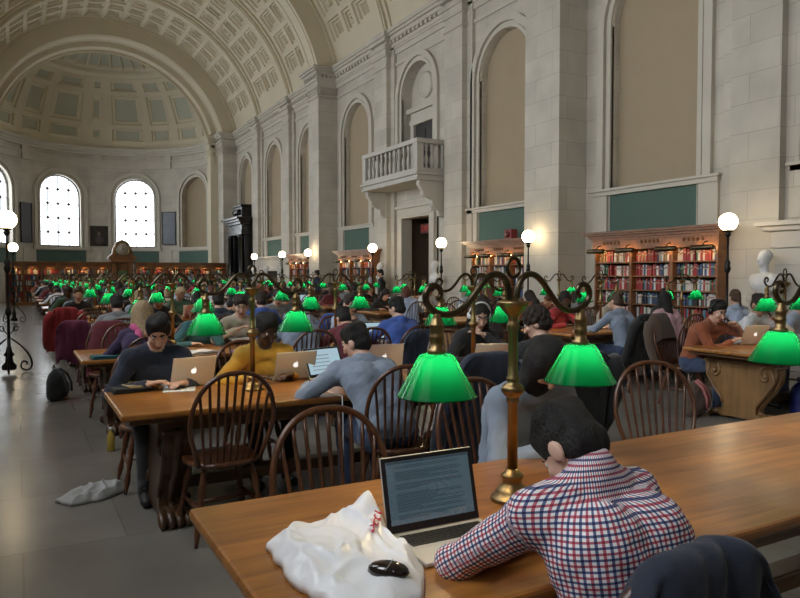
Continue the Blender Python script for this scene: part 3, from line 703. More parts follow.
for i, (y, lb) in enumerate([(7.41, 'beside the white bust and nearest bookcase'), (12.49, 'in front of the nearest square pier'), (16.2, 'between balcony doorway and the pier'), (20.42, 'beyond the balcony doorway'), (26.2, 'in front of the second square pier'), (29.3, 'just beyond the second pier'), (33.4, 'farthest along the bookcase wall')]):
    o = g if i == 0 else copy_tree(g); o.location = (10.2, y, 0); tag(o, 'lit white globe on a dark iron standard, %s' % lb, 'lamp', 'globe standards along the bookcase wall')

# ---- balcony
b = thing('balcony', 'carved stone balcony with balustrade above the doorway', 'balcony', (XR, 19.5, 0))
BX = 1.0; HW = 1.82
STB = mat('balcony_stone', (.50, .47, .42), .65, var=.12, vscale=3)
t = MB(); t.box(-BX, 0, -HW, HW, 4.42, 4.62); t.box(-BX-.08, 0, -HW-.08, HW+.08, 4.50, 4.58); t.box(-BX-.05, 0, -HW-.05, HW+.05, 4.34, 4.42); t.build('floor_slab', STB, b, None, .01)
t = MB(); t.box(-BX-.04, -BX+.18, -HW-.04, HW+.04, 5.42, 5.56); t.box(-BX+.18, -.0, -HW-.04, -HW+.18, 5.42, 5.56); t.box(-BX+.18, 0, HW-.18, HW+.04, 5.42, 5.56); t.build('top_rail', STB, b, None, .015)
t = MB(); t.box(-BX, -BX+.15, -HW, HW, 4.61, 4.70); t.box(-BX+.15, 0, -HW, -HW+.15, 4.61, 4.7); t.box(-BX+.15, 0, HW-.15, HW, 4.61, 4.7); t.build('plinth', STB, b)
for s in (-1, 1):
    t = MB(); t.box(-BX-.02, -BX+.2, s*HW-.2*(s > 0)+.02*(s < 0)*-1, s*HW+.2*(s < 0)+.02*(s > 0), 4.615, 5.43); t.build('post', STB, b)
bp = [(.04, 4.70), (.055, 4.73), (.035, 4.77), (.05, 4.83), (.068, 4.93), (.06, 5.02), (.032, 5.12), (.03, 5.2), (.05, 5.25), (.035, 5.29), (.055, 5.36), (.055, 5.42)]
for i in range(11): t = MB(); t.lathe(bp, 10, Matrix.Translation((-BX+.075, -HW+.36+i*(2*HW-.72)/10, 0))); t.build('baluster', STB, b)
for s in (-1, 1):
    for i in range(4): t = MB(); t.lathe(bp, 10, Matrix.Translation((-BX+.34+i*.19, s*(HW-.075), 0))); t.build('baluster', STB, b)
for s in (-1, 1):
    t = MB(); pf = [(0, 4.34), (-.92, 4.34), (-.94, 4.22), (-.86, 4.10), (-.80, 4.02), (-.78, 3.90), (-.68, 3.82), (-.56, 3.84), (-.48, 3.76), (-.46, 3.6), (-.36, 3.5), (-.26, 3.46), (-.2, 3.3), (0, 3.25)]
    t.prism(pf, lambda a, z, d: (a, d, z), s*(HW-.02)-.18*(s > 0), s*(HW-.02)+.18*(s < 0)); t.build('corbel', STB, b, None, .015)
# ================================================================== people (one continuous surface each, polygonised from a smooth union of limbs)
def surface_nets(V, org, h):
    nx, ny, nz = V.shape
    neg = V < 0
    acc = np.zeros((nx-1, ny-1, nz-1, 3)); cnt = np.zeros((nx-1, ny-1, nz-1))
    corners = [(i, j, k) for i in (0, 1) for j in (0, 1) for k in (0, 1)]
    sl = lambda a, n: slice(a, n-1+a)
    C = {c: V[sl(c[0], nx), sl(c[1], ny), sl(c[2], nz)] for c in corners}
    for a in corners:
        for ax in range(3):
            if a[ax]: continue
            b = list(a); b[ax] = 1; b = tuple(b)
            va, vb = C[a], C[b]; m = (va < 0) != (vb < 0)
            t = np.where(m, va/np.where(m, va-vb, 1), 0)
            for d in range(3):
                acc[..., d] += np.where(m, a[d]+(t if d == ax else 0), 0)
            cnt += m
    act = cnt > 0
    idx = -np.ones(act.shape, int); idx[act] = np.arange(act.sum())
    I = np.argwhere(act); P = (I+acc[act]/cnt[act][:, None])*h+np.array(org)
    F = []
    for ax in range(3):
        o1, o2 = [(1, 2), (2, 0), (0, 1)][ax]
        s0 = [slice(0, None)]*3; s1 = [slice(0, None)]*3
        s0[ax] = slice(0, -1); s1[ax] = slice(1, None)
        ch = neg[tuple(s0)] != neg[tuple(s1)]
        E_ = np.argwhere(ch)
        ok = (E_[:, o1] > 0) & (E_[:, o2] > 0) & (E_[:, o1] < act.shape[o1]) & (E_[:, o2] < act.shape[o2])
        E_ = E_[ok]
        if not len(E_): continue
        def cell_(d1, d2):
            q = E_.copy(); q[:, o1] -= d1; q[:, o2] -= d2; return idx[q[:, 0], q[:, 1], q[:, 2]]
        q = np.stack([cell_(1, 1), cell_(0, 1), cell_(0, 0), cell_(1, 0)], 1)
        flip = ~neg[E_[:, 0], E_[:, 1], E_[:, 2]]
        q[flip] = q[flip][:, ::-1]
        F.append(q)
    return P, np.concatenate(F) if F else np.zeros((0, 4), int)
def d_cone(P, a, b, ra, rb):
    a = np.array(a, float); b = np.array(b, float); ab = b-a; L2 = max(1e-9, ab @ ab)
    t = np.clip(((P-a) @ ab)/L2, 0, 1)
    return np.linalg.norm(P-a-t[..., None]*ab, axis=-1)-(ra+(rb-ra)*t)
def d_ell(P, c, r, R):
    q = (P-np.array(c)) @ R; r = np.array(r)
    k0 = np.linalg.norm(q/r, axis=-1); k1 = np.linalg.norm(q/(r*r), axis=-1)+1e-9
    return k0*(k0-1)/k1
def snoise(P, f, seed=0.):
    x, y, z = P[..., 0]*f, P[..., 1]*f, P[..., 2]*f
    return (np.sin(x+1.7*np.sin(y*1.3+seed)+seed)*np.cos(z*1.2+1.1*np.sin(x*.9+seed*2))+.5*np.sin(2.1*z+1.9*y+seed*3)*np.cos(1.7*x-seed))/1.5
def prim_eval(pr, P):
    return d_cone(P, *pr[1]) if pr[0] == 'c' else d_ell(P, *pr[1])
def prim_box(pr):
    if pr[0] == 'c':
        a, b, ra, rb = pr[1]; a = np.array(a, float); b = np.array(b, float); m = max(ra, rb); return np.minimum(a, b)-m, np.maximum(a, b)+m
    c, r, R = pr[1]; m = max(r); return np.array(c)-m, np.array(c)+m
def polygonise(prims, h, disp=None, cuts=(), pad=.04):
    # prims: (type, params, tag, k)
    lo = np.min([prim_box(p)[0] for p in prims], 0)-pad; hi = np.max([prim_box(p)[1] for p in prims], 0)+pad
    n = np.ceil((hi-lo)/h).astype(int)+1
    ax = [lo[i]+h*np.arange(n[i]) for i in range(3)]
    V = np.full(n, .2)
    for p in prims:
        b0, b1 = prim_box(p); m = .055
        i0 = np.maximum(0, np.floor((b0-m-lo)/h).astype(int)); i1 = np.minimum(n, np.ceil((b1+m-lo)/h).astype(int)+1)
        s = tuple(slice(i0[i], i1[i]) for i in range(3))
        G = np.stack(np.meshgrid(*[ax[i][s[i]] for i in range(3)], indexing='ij'), -1)
        d = prim_eval(p, G); k = p[3]; v = V[s]
        if k > 0:
            q = np.maximum(k-np.abs(v-d), 0)/k; V[s] = np.minimum(v, d)-q*q*k*.25
        else: V[s] = np.minimum(v, d)
    if disp or cuts:
        G = np.stack(np.meshgrid(*ax, indexing='ij'), -1)
        if disp: V = V+disp(G)
        for c in cuts: V = np.maximum(V, c(G))
    P, F = surface_nets(V, lo, h)
    return P, F
def np_mesh(name, P, F, mats, mi=None, uv=None):
    me = bpy.data.meshes.new(name)
    me.vertices.add(len(P)); me.vertices.foreach_set('co', P.ravel())
    me.loops.add(len(F)*4); me.loops.foreach_set('vertex_index', F.ravel().astype(np.int32))
    me.polygons.add(len(F)); me.polygons.foreach_set('loop_start', np.arange(0, len(F)*4, 4, dtype=np.int32)); me.polygons.foreach_set('loop_total', np.full(len(F), 4, np.int32))
    for m in mats: me.materials.append(m)
    if mi is not None: me.polygons.foreach_set('material_index', mi.astype(np.int32))
    me.polygons.foreach_set('use_smooth', np.ones(len(F), bool))
    if uv is not None:
        l = me.uv_layers.new(name='cloth'); l.data.foreach_set('uv', uv[F.ravel()].astype(np.float32).ravel())
    me.update(); me.validate(); return me
def V3(*a): return np.array(a, float)
def rotm(pitch, yaw, roll=0.):
    # columns: head right, head forward, head up.  pitch>0 bows the head, yaw>0 turns towards +x
    return np.array((Matrix.Rotation(-yaw, 3, 'Z') @ Matrix.Rotation(-pitch, 3, 'X') @ Matrix.Rotation(roll, 3, 'Y')))
def ik(S, W, l1, l2, pole):
    d = W-S; L = np.linalg.norm(d); mx = (l1+l2)*.995
    if L > mx: W = S+d*mx/L; d = W-S; L = mx
    u = d/L; a = (l1*l1-l2*l2+L*L)/(2*L); hh = math.sqrt(max(0, l1*l1-a*a))
    p = np.array(pole, float); p = p-u*(p @ u); p /= np.linalg.norm(p)+1e-9
    return S+u*a+p*hh, W
TAGS = ['skin', 'top', 'bottom', 'shoe', 'lips', 'brow']
def skeleton(lean=18, side=0., bow=35, yaw=0., roll=0., hl=(-.16, .40, .80), hr=(.16, .40, .80), sc=1., sw=.165, hood=False, sleeve=True, pole=None, pull=0., bulk=1., standing=False, curl=6, legs=True, belly=1., poleL=None, poleR=None, collar=False, neck=.185, hs=1.):
    pr = []
    def c(a, b, ra, rb, tg, k=.03): pr.append(('c', (a, b, ra*1., rb), tg, k))
    a = math.radians(lean); z0 = .53 if not standing else .90
    Pv = V3(0, 0, z0)
    up = lambda t: V3(side, math.sin(t), math.cos(t))
    Lm = Pv+up(a*.6)*.17*sc; Ch = Lm+up(a)*.19*sc; Nb = Ch+up(a+math.radians(curl))*.155*sc
    hb = math.radians(bow); Hc = Nb+V3(side*.5, math.sin((a+hb)*.62), math.cos((a+hb)*.62))*neck*sc
    R = rotm(hb, math.radians(yaw), math.radians(roll))
    b = bulk
    c(Pv+V3(-.085, 0, 0), Pv+V3(.085, 0, 0), .108*b, .108*b, 'bottom')
    c(Pv+V3(-.06, 0, .04), Pv+V3(.06, 0, .04), .115*b, .115*b, 'top')
    c(Lm+V3(-.065, .01, 0), Lm+V3(.065, .01, 0), .106*b*belly, .106*b*belly, 'top')
    c(Ch+V3(-.085, 0, 0), Ch+V3(.085, 0, 0), .108*b, .108*b, 'top')
    for s in (-1, 1): c(Pv+V3(s*.07, 0, .05), Ch+V3(s*.085, -.005, .03), .10*b, .10*b, 'top')
    bk = V3(0, -math.cos(a), math.sin(a))
    sh = []
    for s in (-1, 1):
        S = Nb+V3(s*sw*sc, .02*math.cos(a), -.045); sh.append(S)
        c(Nb+V3(0, 0, -.02), S, .062, .062, 'top'); c(Ch+V3(s*.07, 0, .02), S, .095*b, .066*b, 'top')
        c(Nb+bk*-.00+V3(s*.03, 0, .025), S+V3(0, 0, .01), .045, .052, 'top')
    c(Nb+V3(0, 0, -.01), Hc+R @ V3(0, -.02, -.06), .055, .05, 'skin', .02)
    pr.append(('c', (Nb+V3(-.03, -.01, .012), Nb+V3(.03, -.01, .012), .058, .058), 'top', .02))
    if collar:
        q = Hc+R @ V3(0, -.03, -.07)-Nb; q /= np.linalg.norm(q); c(Nb+V3(0, -.005, -.01), Nb+q*.058+V3(0, -.006, 0), .066, .058, 'top', .01)
    if hood:
        for s in (-1, 1): c(Nb+bk*.05+V3(0, 0, .0), Nb+bk*.02+V3(s*.085, .02, .015), .05, .035, 'top', .02)
        c(Nb+bk*.06+V3(0, 0, -.05), Nb+bk*.06+V3(0, 0, .01), .06, .045, 'top', .02)
    # arms and hands
    for s, S, W, pl in ((-1, sh[0], hl, poleL), (1, sh[1], hr, poleR)):
        W = np.array(W, float); E, W = ik(S, W, .285*sc, .25*sc, pl or pole or (s*.9, -.35, -.45))
        c(S, E, .058*b, .046*b, 'top', .02); c(E, W, .046*b, .033*b, 'top' if sleeve else 'skin', .02)
        f = (W-E)/np.linalg.norm(W-E); f2 = f.copy()
        if abs(f2[2]) > .5: f2[2] *= .6; f2 /= np.linalg.norm(f2)
        nrm = np.cross(V3(s, 0, 0) if abs(f2[0]) < .8 else V3(0, s, 0), f2); nrm = V3(0, 0, 1)-f2*f2[2]; nrm /= np.linalg.norm(nrm)
        lat = np.cross(f2, nrm)                   # lateral direction across the palm
        th = -s*1.0
        if np.dot(lat, V3(1, 0, 0)) < 0: lat = -lat
        c(W, W+f2*.03, .027, .026, 'skin', .012)
        for q in (-1.2, 0, 1.2): c(W+f2*.025+lat*q*.013, W+f2*.085+lat*q*.021, .0155, .0145, 'skin', .012)
        for q, ln in ((-1.5, .066), (-.5, .078), (.5, .082), (1.5, .072)):
            if s > 0: q = -q
            A_ = W+f2*.088+lat*q*.0205; B_ = A_+f2*ln*.55-nrm*ln*.10; C_ = B_+f2*ln*.38-nrm*ln*.38
            c(A_, B_, .0098, .009, 'skin', .003); c(B_, C_, .009, .0075, 'skin', .003)
        A_ = W+f2*.03+lat*th*.022; B_ = A_+f2*.04+lat*th*.028-nrm*.006; C_ = B_+f2*.035+lat*th*.004-nrm*.012
        c(A_, B_, .0135, .011, 'skin', .006); c(B_, C_, .011, .0085, 'skin', .003)
    # legs
    if legs:
        for s in (-1, 1):
            if not standing:
                hp = Pv+V3(s*.085, .01, -.02); K = V3(s*.13, .42-pull, .52); A_ = V3(s*.12, .40-pull*1.6, .10)
            else:
                hp = Pv+V3(s*.085, 0, -.03); K = V3(s*.10, .02, .50); A_ = V3(s*.10, 0, .09)
            c(hp, K, .088*b, .06, 'bottom'); c(K, A_, .058, .042, 'bottom', .02); c(A_, A_+V3(0, 0, -.03), .042, .04, 'bottom', .01)
            c(A_+V3(0, -.02, -.055), A_+V3(s*.01, .13, -.062), .04, .035, 'shoe', .02); c(A_+V3(0, -.02, -.05), A_+V3(0, .02, 0), .036, .036, 'shoe', .01)
    # head
    h = lambda *p: Hc+R @ V3(*p)*hs
    e = lambda ctr, r, tg, k: pr.append(('e', (h(*ctr), tuple(q*hs for q in r), R), tg, k))
    e((0, -.008, .02), (.077, .096, .098), 'skin', .01); e((0, .022, -.055), (.058, .066, .065), 'skin', .03); e((0, .062, -.098), (.026, .022, .018), 'skin', .02)
    pr.append(('c', (h(0, .085, .0), h(0, .108, -.04), .009, .014), 'skin', .012)); 
    for s in (-1, 1):
        e((s*.077, -.012, -.022), (.012, .024, .034), 'skin', .006); e((s*.04, .066, -.03), (.024, .02, .018), 'skin', .02)
        pr.append(('c', (h(s*.016, .091, .026), h(s*.046, .081, .028), .0062, .005), 'brow', .004))
    e((0, .082, -.076), (.024, .013, .0095), 'lips', .005)
    return dict(prims=pr, H=Hc, R=R, Nb=Nb, hs=hs, Ch=Ch, Pv=Pv, lean=a, sh=sh)
EYEW = mat('eye_white', (.55, .53, .50), .25); EYED = mat('eye_iris', (.02, .014, .01), .2)
def body_mesh(sk, h, mats, seed=0., uvs=False, fold=.005):
    pr = sk['prims']
    P, F = polygonise(pr, h, None)
    # per-vertex nearest limb
    D_ = np.full((len(pr), len(P)), 9.)
    for i, p in enumerate(pr): D_[i] = prim_eval(p, P)
    near = D_.argmin(0); tg = np.array([TAGS.index(p[2]) for p in pr])[near]
    cloth = (tg == 1) | (tg == 2)
    # wrinkles: push clothing in and out along the surface normal
    n = np.zeros_like(P); q = P[F]; fn = np.cross(q[:, 2]-q[:, 0], q[:, 3]-q[:, 1])
    for k in range(4): np.add.at(n, F[:, k], fn)
    n /= np.linalg.norm(n, axis=1)[:, None]+1e-9
    amp = fold*(snoise(P, 26, seed)+.6*snoise(P, 55, seed+2))+.004
    P = P+n*(amp*cloth)[:, None]
    uv = None
    if uvs:
        uv = np.zeros((len(P), 2)); ax = V3(0, math.sin(sk['lean']), math.cos(sk['lean']))
        rel = P-sk['Pv']; yp = rel @ V3(0, math.cos(sk['lean']), -math.sin(sk['lean'])); uv[:, 0] = np.arctan2(rel[:, 0], .06-yp)*.17; uv[:, 1] = rel @ ax
        for i, p in enumerate(pr):
            if p[0] == 'c' and p[2] == 'top' and abs(p[1][2]-.058*1.0) < .02 and p[1][3] < .05 and np.linalg.norm(np.array(p[1][1])-np.array(p[1][0])) > .2:
                m = near == i
                a_, b_ = np.array(p[1][0]), np.array(p[1][1]); u = (b_-a_)/np.linalg.norm(b_-a_); s_ = np.cross(u, V3(0, 0, 1) if abs(u[2]) < .9 else V3(0, 1, 0)); s_ /= np.linalg.norm(s_); t_ = np.cross(u, s_)
                r = P[m]-a_; uv[m, 0] = np.arctan2(r @ t_, r @ s_)*.055; uv[m, 1] = r @ u
    # a face takes the limb that owns most of its corners
    ft = tg[F]; mi = np.array(ft[:, 0])
    eq = (ft[:, :, None] == ft[:, None, :]).sum(2); mi = ft[np.arange(len(F)), eq.argmax(1)]
    return np_mesh('person', P, F, mats, mi, uv)
def hair_mesh(sk, style, h, m, seed=0.):
    H, R, hs = sk['H'], sk['R'], sk['hs']; g = lambda *p: H+R @ V3(*p)*hs; pr = []
    e = lambda c, r, k=.02: pr.append(('e', (g(*c), tuple(q*hs for q in r), R), 'h', k)); cc = lambda a, b, ra, rb, k=.03: pr.append(('c', (g(*a), g(*b), ra, rb), 'h', k))
    big = {'curly': .012, 'short': .001, 'tousled': .004}.get(style, .002)
    e((0, -.014, .026), (.0805+big, .100+big, .0985+big)); e((0, -.04, -.03), (.072+big, .072+big, .07), .008)
    if style == 'short': e((0, .035, .078), (.06, .05, .04), .03); e((.035, -.05, .08), (.05, .05, .035), .03); e((-.03, -.03, .09), (.05, .05, .03), .03)
    if style == 'tousled': e((.0, .05, .10), (.055, .04, .03), .03); e((-.03, .0, .11), (.05, .06, .028), .03)
    if style == 'long':
        cc((0, -.04, .02), (0, -.07, -.20), .08, .068); cc((0, -.07, -.2), (0, -.075, -.33), .068, .04)
        for s in (-1, 1): cc((s*.07, -.01, .03), (s*.085, -.01, -.17), .03, .034)
    if style == 'bob':
        cc((0, -.04, .0), (0, -.05, -.12), .082, .07)
        for s in (-1, 1): cc((s*.07, .0, .03), (s*.08, -.0, -.12), .028, .03)
    if style in ('long', 'bob', 'curtain'):
        for s in (-1, 1): e((s*.068, -.012, -.02), (.026, .04, .05), .015)
    if style == 'bun': e((0, -.115, .075), (.048, .045, .045), .01)
    if style == 'curtain':
        cc((0, -.015, .03), (0, .02, -.12), .088, .075); cc((0, .02, -.10), (0, .05, -.26), .075, .05)
        for s in (-1, 1): cc((s*.06, .03, .02), (s*.06, .05, -.24), .03, .03)
    if style == 'pony': e((0, -.12, .03), (.03, .03, .03), .01); cc((0, -.13, .02), (0, -.16, -.16), .032, .018)
    RT = R.T
    loc = lambda G: (G-H) @ R/hs
    cuts = []
    if style != 'curtain':
        def face(G):
            q = loc(G); r = np.array((.074, .075, .088)); p = (q-np.array((0, .096, -.03)))/r
            return -(np.linalg.norm(p, axis=-1)-1)*.075
        cuts.append(face)
    if style in ('short', 'bun', 'pony', 'curly', 'tousled'):
        def nape(G):
            q = loc(G); lim = np.where(q[..., 1] > .02, -.005, np.maximum(-.105, -.028+.8*(q[..., 1]-.02)))
            tail = (q[..., 1] < -.095) & (style == 'pony')
            return np.where(tail, -1., (lim-q[..., 2])*.75)
        cuts.append(nape)
    amp, fr = {'curly': (.012, 75), 'tousled': (.008, 60)}.get(style, (.0038, 70))
    def disp(G):
        q = loc(G); s = q*np.array((1., .35, .35)) if style not in ('curly',) else q
        return amp*snoise(s, fr, seed)
    P, F = polygonise(pr, h, disp, cuts, .03)
    return np_mesh('hair', P, F, [m])
def hmat(n, c):
    m, nt, b = nodes('hair_'+n); L = nt.links; tc = nt.nodes.new('ShaderNodeTexCoord'); mp = nt.nodes.new('ShaderNodeMapping'); mp.inputs['Scale'].default_value = (1, .22, .22); L.new(tc.outputs['Object'], mp.inputs[0])
    n1 = nt.nodes.new('ShaderNodeTexNoise'); n1.inputs['Scale'].default_value = 230; n1.inputs['Detail'].default_value = 4; n1.inputs['Distortion'].default_value = 1.5; L.new(mp.outputs[0], n1.inputs['Vector'])
    r = nt.nodes.new('ShaderNodeValToRGB'); e = r.color_ramp.elements; e[0].position = .35; e[0].color = (*[x*.45 for x in c], 1); e[1].position = .7; e[1].color = (*[min(1, x*1.5) for x in c], 1); L.new(n1.outputs['Fac'], r.inputs[0]); L.new(r.outputs[0], b.inputs['Base Color'])
    b.inputs['Roughness'].default_value = .58; b.inputs['Specular IOR Level'].default_value = .35
    bp = nt.nodes.new('ShaderNodeBump'); bp.inputs['Strength'].default_value = .7; bp.inputs['Distance'].default_value = .012; L.new(n1.outputs['Fac'], bp.inputs['Height']); L.new(bp.outputs['Normal'], b.inputs['Normal']); return m
HAIR = {'black': hmat('black', (.011, .009, .008)), 'dark_brown': hmat('dark_brown', (.026, .015, .010)), 'brown': hmat('brown', (.075, .042, .022)), 'blonde': hmat('blonde', (.42, .30, .17)), 'grey': hmat('grey', (.22, .21, .20)), 'auburn': hmat('auburn', (.11, .035, .018))}
SKIN = {'fair': mat('skin_fair', (.58, .36, .265), .5, var=.06, vscale=20), 'tan': mat('skin_tan', (.36, .20, .125), .5, var=.06, vscale=20), 'dark': mat('skin_dark', (.075, .038, .024), .45, var=.08, vscale=20)}
LIPS = mat('lips', (.30, .11, .09), .45)
def cl(n, c, **k): return mat('cloth_'+n, c, .85, bump=.25, bscale=220, var=.08, vscale=12, sheen=.15, **k)
CLOTH = {n: cl(n, c) for n, c in dict(navy=(.018, .024, .045), black=(.012, .012, .013), grey=(.20, .21, .22), slate=(.22, .265, .34), mustard=(.50, .28, .03), blue=(.04, .09, .33), light_blue=(.38, .46, .60), white=(.62, .62, .64), maroon=(.13, .018, .028), rust=(.27, .075, .028), pink=(.55, .33, .36), hot_pink=(.55, .09, .24), charcoal=(.04, .04, .044), purple=(.04, .022, .075), green=(.05, .09, .05), brown=(.08, .05, .035), red=(.33, .025, .03), denim=(.035, .055, .11), teal=(.03, .12, .14), cream=(.5, .44, .34), berry=(.12, .012, .045)).items()}
SHOE = mat('shoe_leather', (.02, .018, .017), .5)
def finish(root_loc, rz, sk, me, hair, label, glasses=None, extra=None, eyes=True):
    o = link('person', me); o.location = root_loc; o.rotation_euler = (0, 0, rz); tag(o, label, 'person')
    if hair is not None: link('hair', hair, o)
    if eyes:
        H, R = sk['H'], sk['R']
        for s in (-1, 1):
            q = H+R @ V3(s*.031, .0765, .006)*sk['hs']; t = MB(); t.sphere(tuple(q), .0125, 10); n = R @ V3(0, 1, 0); q2 = q+n*.0068
            t.sphere(tuple(q2), .0068, 8, 1); t.build('eye', [EYEW, EYED], o)
    if glasses:
        H, R = sk['H'], sk['R']; t = MB()
        for s in (-1, 1):
            t.tube([tuple(H+R @ V3(s*.033+.024*math.cos(a), .100, .004+.018*math.sin(a))) for a in [2*PI*k/14 for k in range(14)]], .0022, 5, 0, False, True)
            t.tube([tuple(H+R @ V3(s*.057, .098, .008)), tuple(H+R @ V3(s*.081, .0, -.0))], .002, 5)
        t.tube([tuple(H+R @ V3(-.009, .102, .004)), tuple(H+R @ V3(.009, .102, .004))], .002, 5); t.build('glasses', BLK, o)
    if extra: extra(o, sk)
    return o
def person(loc, rz, label, top, bottom, hair, style, skin, h=.012, hh=.009, seed=0., glasses=False, extra=None, uvs=False, eyes=True, topmat=None, fold=.005, **k):
    sk = skeleton(**k); S = SKIN[skin]
    me = body_mesh(sk, h, [S, topmat or CLOTH[top], CLOTH[bottom], SHOE, LIPS if skin != 'dark' else S, HAIR[hair]], seed, uvs, fold)
    hm = hair_mesh(sk, style, hh, HAIR[hair], seed) if style else None
    return finish(loc, rz, sk, me, hm, label, glasses, extra, eyes), sk
def plaid():
    m, nt, b = nodes('plaid_shirt'); L = nt.links; uv = nt.nodes.new('ShaderNodeUVMap'); uv.uv_map = 'cloth'
    sp = nt.nodes.new('ShaderNodeSeparateXYZ'); L.new(uv.outputs[0], sp.inputs[0])
    def stripe(sock):
        d = nt.nodes.new('ShaderNodeMath'); d.operation = 'MULTIPLY'; d.inputs[1].default_value = 1/.0255; L.new(sock, d.inputs[0])
        fr = nt.nodes.new('ShaderNodeMath'); fr.operation = 'FRACT'; L.new(d.outputs[0], fr.inputs[0])
        r = nt.nodes.new('ShaderNodeValToRGB'); r.color_ramp.interpolation = 'CONSTANT'; e = r.color_ramp.elements
        e[0].position = 0; e[0].color = (.95, .94, .94, 1); e[1].position = .28; e[1].color = (.56, .15, .21, 1)
        x = e.new(.5); x.color = (.93, .92, .92, 1); x = e.new(.78); x.color = (.12, .15, .30, 1); L.new(fr.outputs[0], r.inputs[0]); return r.outputs[0]
    a, c = stripe(sp.outputs[0]), stripe(sp.outputs[1])
    mx = nt.nodes.new('ShaderNodeMix'); mx.data_type = 'RGBA'; mx.blend_type = 'MULTIPLY'; mx.inputs[0].default_value = 1; L.new(a, mx.inputs[6]); L.new(c, mx.inputs[7]); L.new(mx.outputs[2], b.inputs['Base Color']); b.inputs['Roughness'].default_value = .85
    return m
def headphones(o, sk, mt=None, band_=True):
    H, R = sk['H'], sk['R']; t = MB()
    t.tube([tuple(H+R @ V3(.098*math.cos(a), -.005, .02+.112*math.sin(a))) for a in [PI*k/16 for k in range(17)]], .009, 6); t.build('headband', mt or BLK, o)
    if band_:
        for s in (-1, 1): t = MB(); t.sphere(tuple(H+R @ V3(s*.093, -.008, -.005)), (.02, .034, .036), 10); t.build('ear_cup', mt or BLK, o)

def scarf(o, sk):
    N = sk['Nb']; t = MB(); t.tube([(N[0]+.085*math.sin(a), N[1]+.075*math.cos(a)+.01, N[2]+.03+.012*math.sin(3*a)) for a in [2*PI*k/20 for k in range(20)]], .042, 8, 0, False, True); t.tube([(N[0]-.05, N[1]-.08, N[2]+.02), (N[0]-.06, N[1]-.13, N[2]-.10), (N[0]-.055, N[1]-.155, N[2]-.26)], [.035, .045, .03], 8); t.build('scarf', CLOTH['hot_pink'], o)
near = lambda k: YC(k)-.53
far = lambda k: YC(k)+.53
WS = 'window-side'
USED = set()       # (side, row, face, slot) already taken
# -- the reader in the checked shirt at the nearest table
SHIRT = plaid()
def collar(o, sk):
    t = MB(); N = sk['Nb']; a = sk['lean']
    pts = []
    for k in range(13):
        an = -PI*.15-PI*1.7*k/12+PI*.5*0; x = .066*math.sin(an*-1+PI*.15-PI*.85); y = -.062*math.cos(an*-1+PI*.15-PI*.85)
        pts.append((N[0]+x, N[1]+y+.012, N[2]+.035-.25*y))
    t.tube(pts, .017, 6, 0, True, False, .55); t.build('collar', SHIRT, o)
p, sk1 = person((1.295, 1.17, 0), 0, 'person in red, white and navy checked shirt bent over the nearest table', 'white', 'denim', 'black', 'short', 'fair', .0085, .006, 1., uvs=True, topmat=SHIRT, fold=.0045,
    lean=11, bow=56, yaw=-4, neck=.132, hs=.95, roll=0, hl=(-.03, .40, .815), hr=(.12, .44, .81), sw=.168, bulk=1.0, curl=26, sc=1.0, poleL=(-1., .25, -.35), poleR=(1, -.2, -.7), collar=True)
# -- second table, far side facing us
person((.86, far(2)+.14, 0), PI, 'person in navy jacket and dark quiff typing on the first silver laptop', 'navy', 'charcoal', 'black', 'tousled', 'fair', .009, .007, 2., lean=20, bow=36, yaw=8, hl=(-.18, .36, .80), hr=(.10, .36, .80), sw=.17, bulk=1.05)
person((1.64, far(2)+.12, 0), PI, 'person in mustard yellow sweater behind the second silver laptop', 'mustard', 'charcoal', 'black', 'short', 'dark', .009, .008, 3., lean=26, bow=26, yaw=-6, hl=(-.18, .36, .80), hr=(.16, .38, .80))
person((3.72, far(2)+.22, 0), PI, 'person in black with white headphones, laughing behind an open laptop', 'black', 'denim', 'black', 'long', 'fair', .010, .009, 4., lean=16, bow=26, yaw=16, hl=(-.03, .30, 1.0), hr=(.16, .38, .80), extra=lambda o, s: headphones(o, s, mat('white_plastic', (.7, .7, .7), .4)))
# -- second table, near side, backs to us
person((2.10, near(2)-.22, 0), 0, 'person in slate blue sweater and jeans leaning over the second table', 'slate', 'denim', 'black', 'short', 'fair', .0085, .007, 5., lean=33, side=-.10, bow=24, yaw=-32, hl=(-.36, .50, .80), hr=(.10, .56, .80), sw=.18, bulk=1.08, curl=14)
person((3.50, near(2)-.20, 0), 0, 'person with curly dark hair and black jacket behind the checked shirt reader', 'black', 'black', 'dark_brown', 'curly', 'fair', .010, .008, 6., lean=14, bow=24, yaw=-38, hl=(-.2, .5, .8), hr=(.2, .48, .8))
# -- nearest table, far side, head bowed
person((2.12, far(1)+.30, 0), PI, 'person in grey sweater with long dark hair, head bowed, facing the checked shirt', 'slate', 'charcoal', 'black', 'curtain', 'fair', .010, .009, 7., lean=14, bow=52, hl=(-.06, .36, .80), hr=(.06, .38, .80), sw=.18, curl=10)
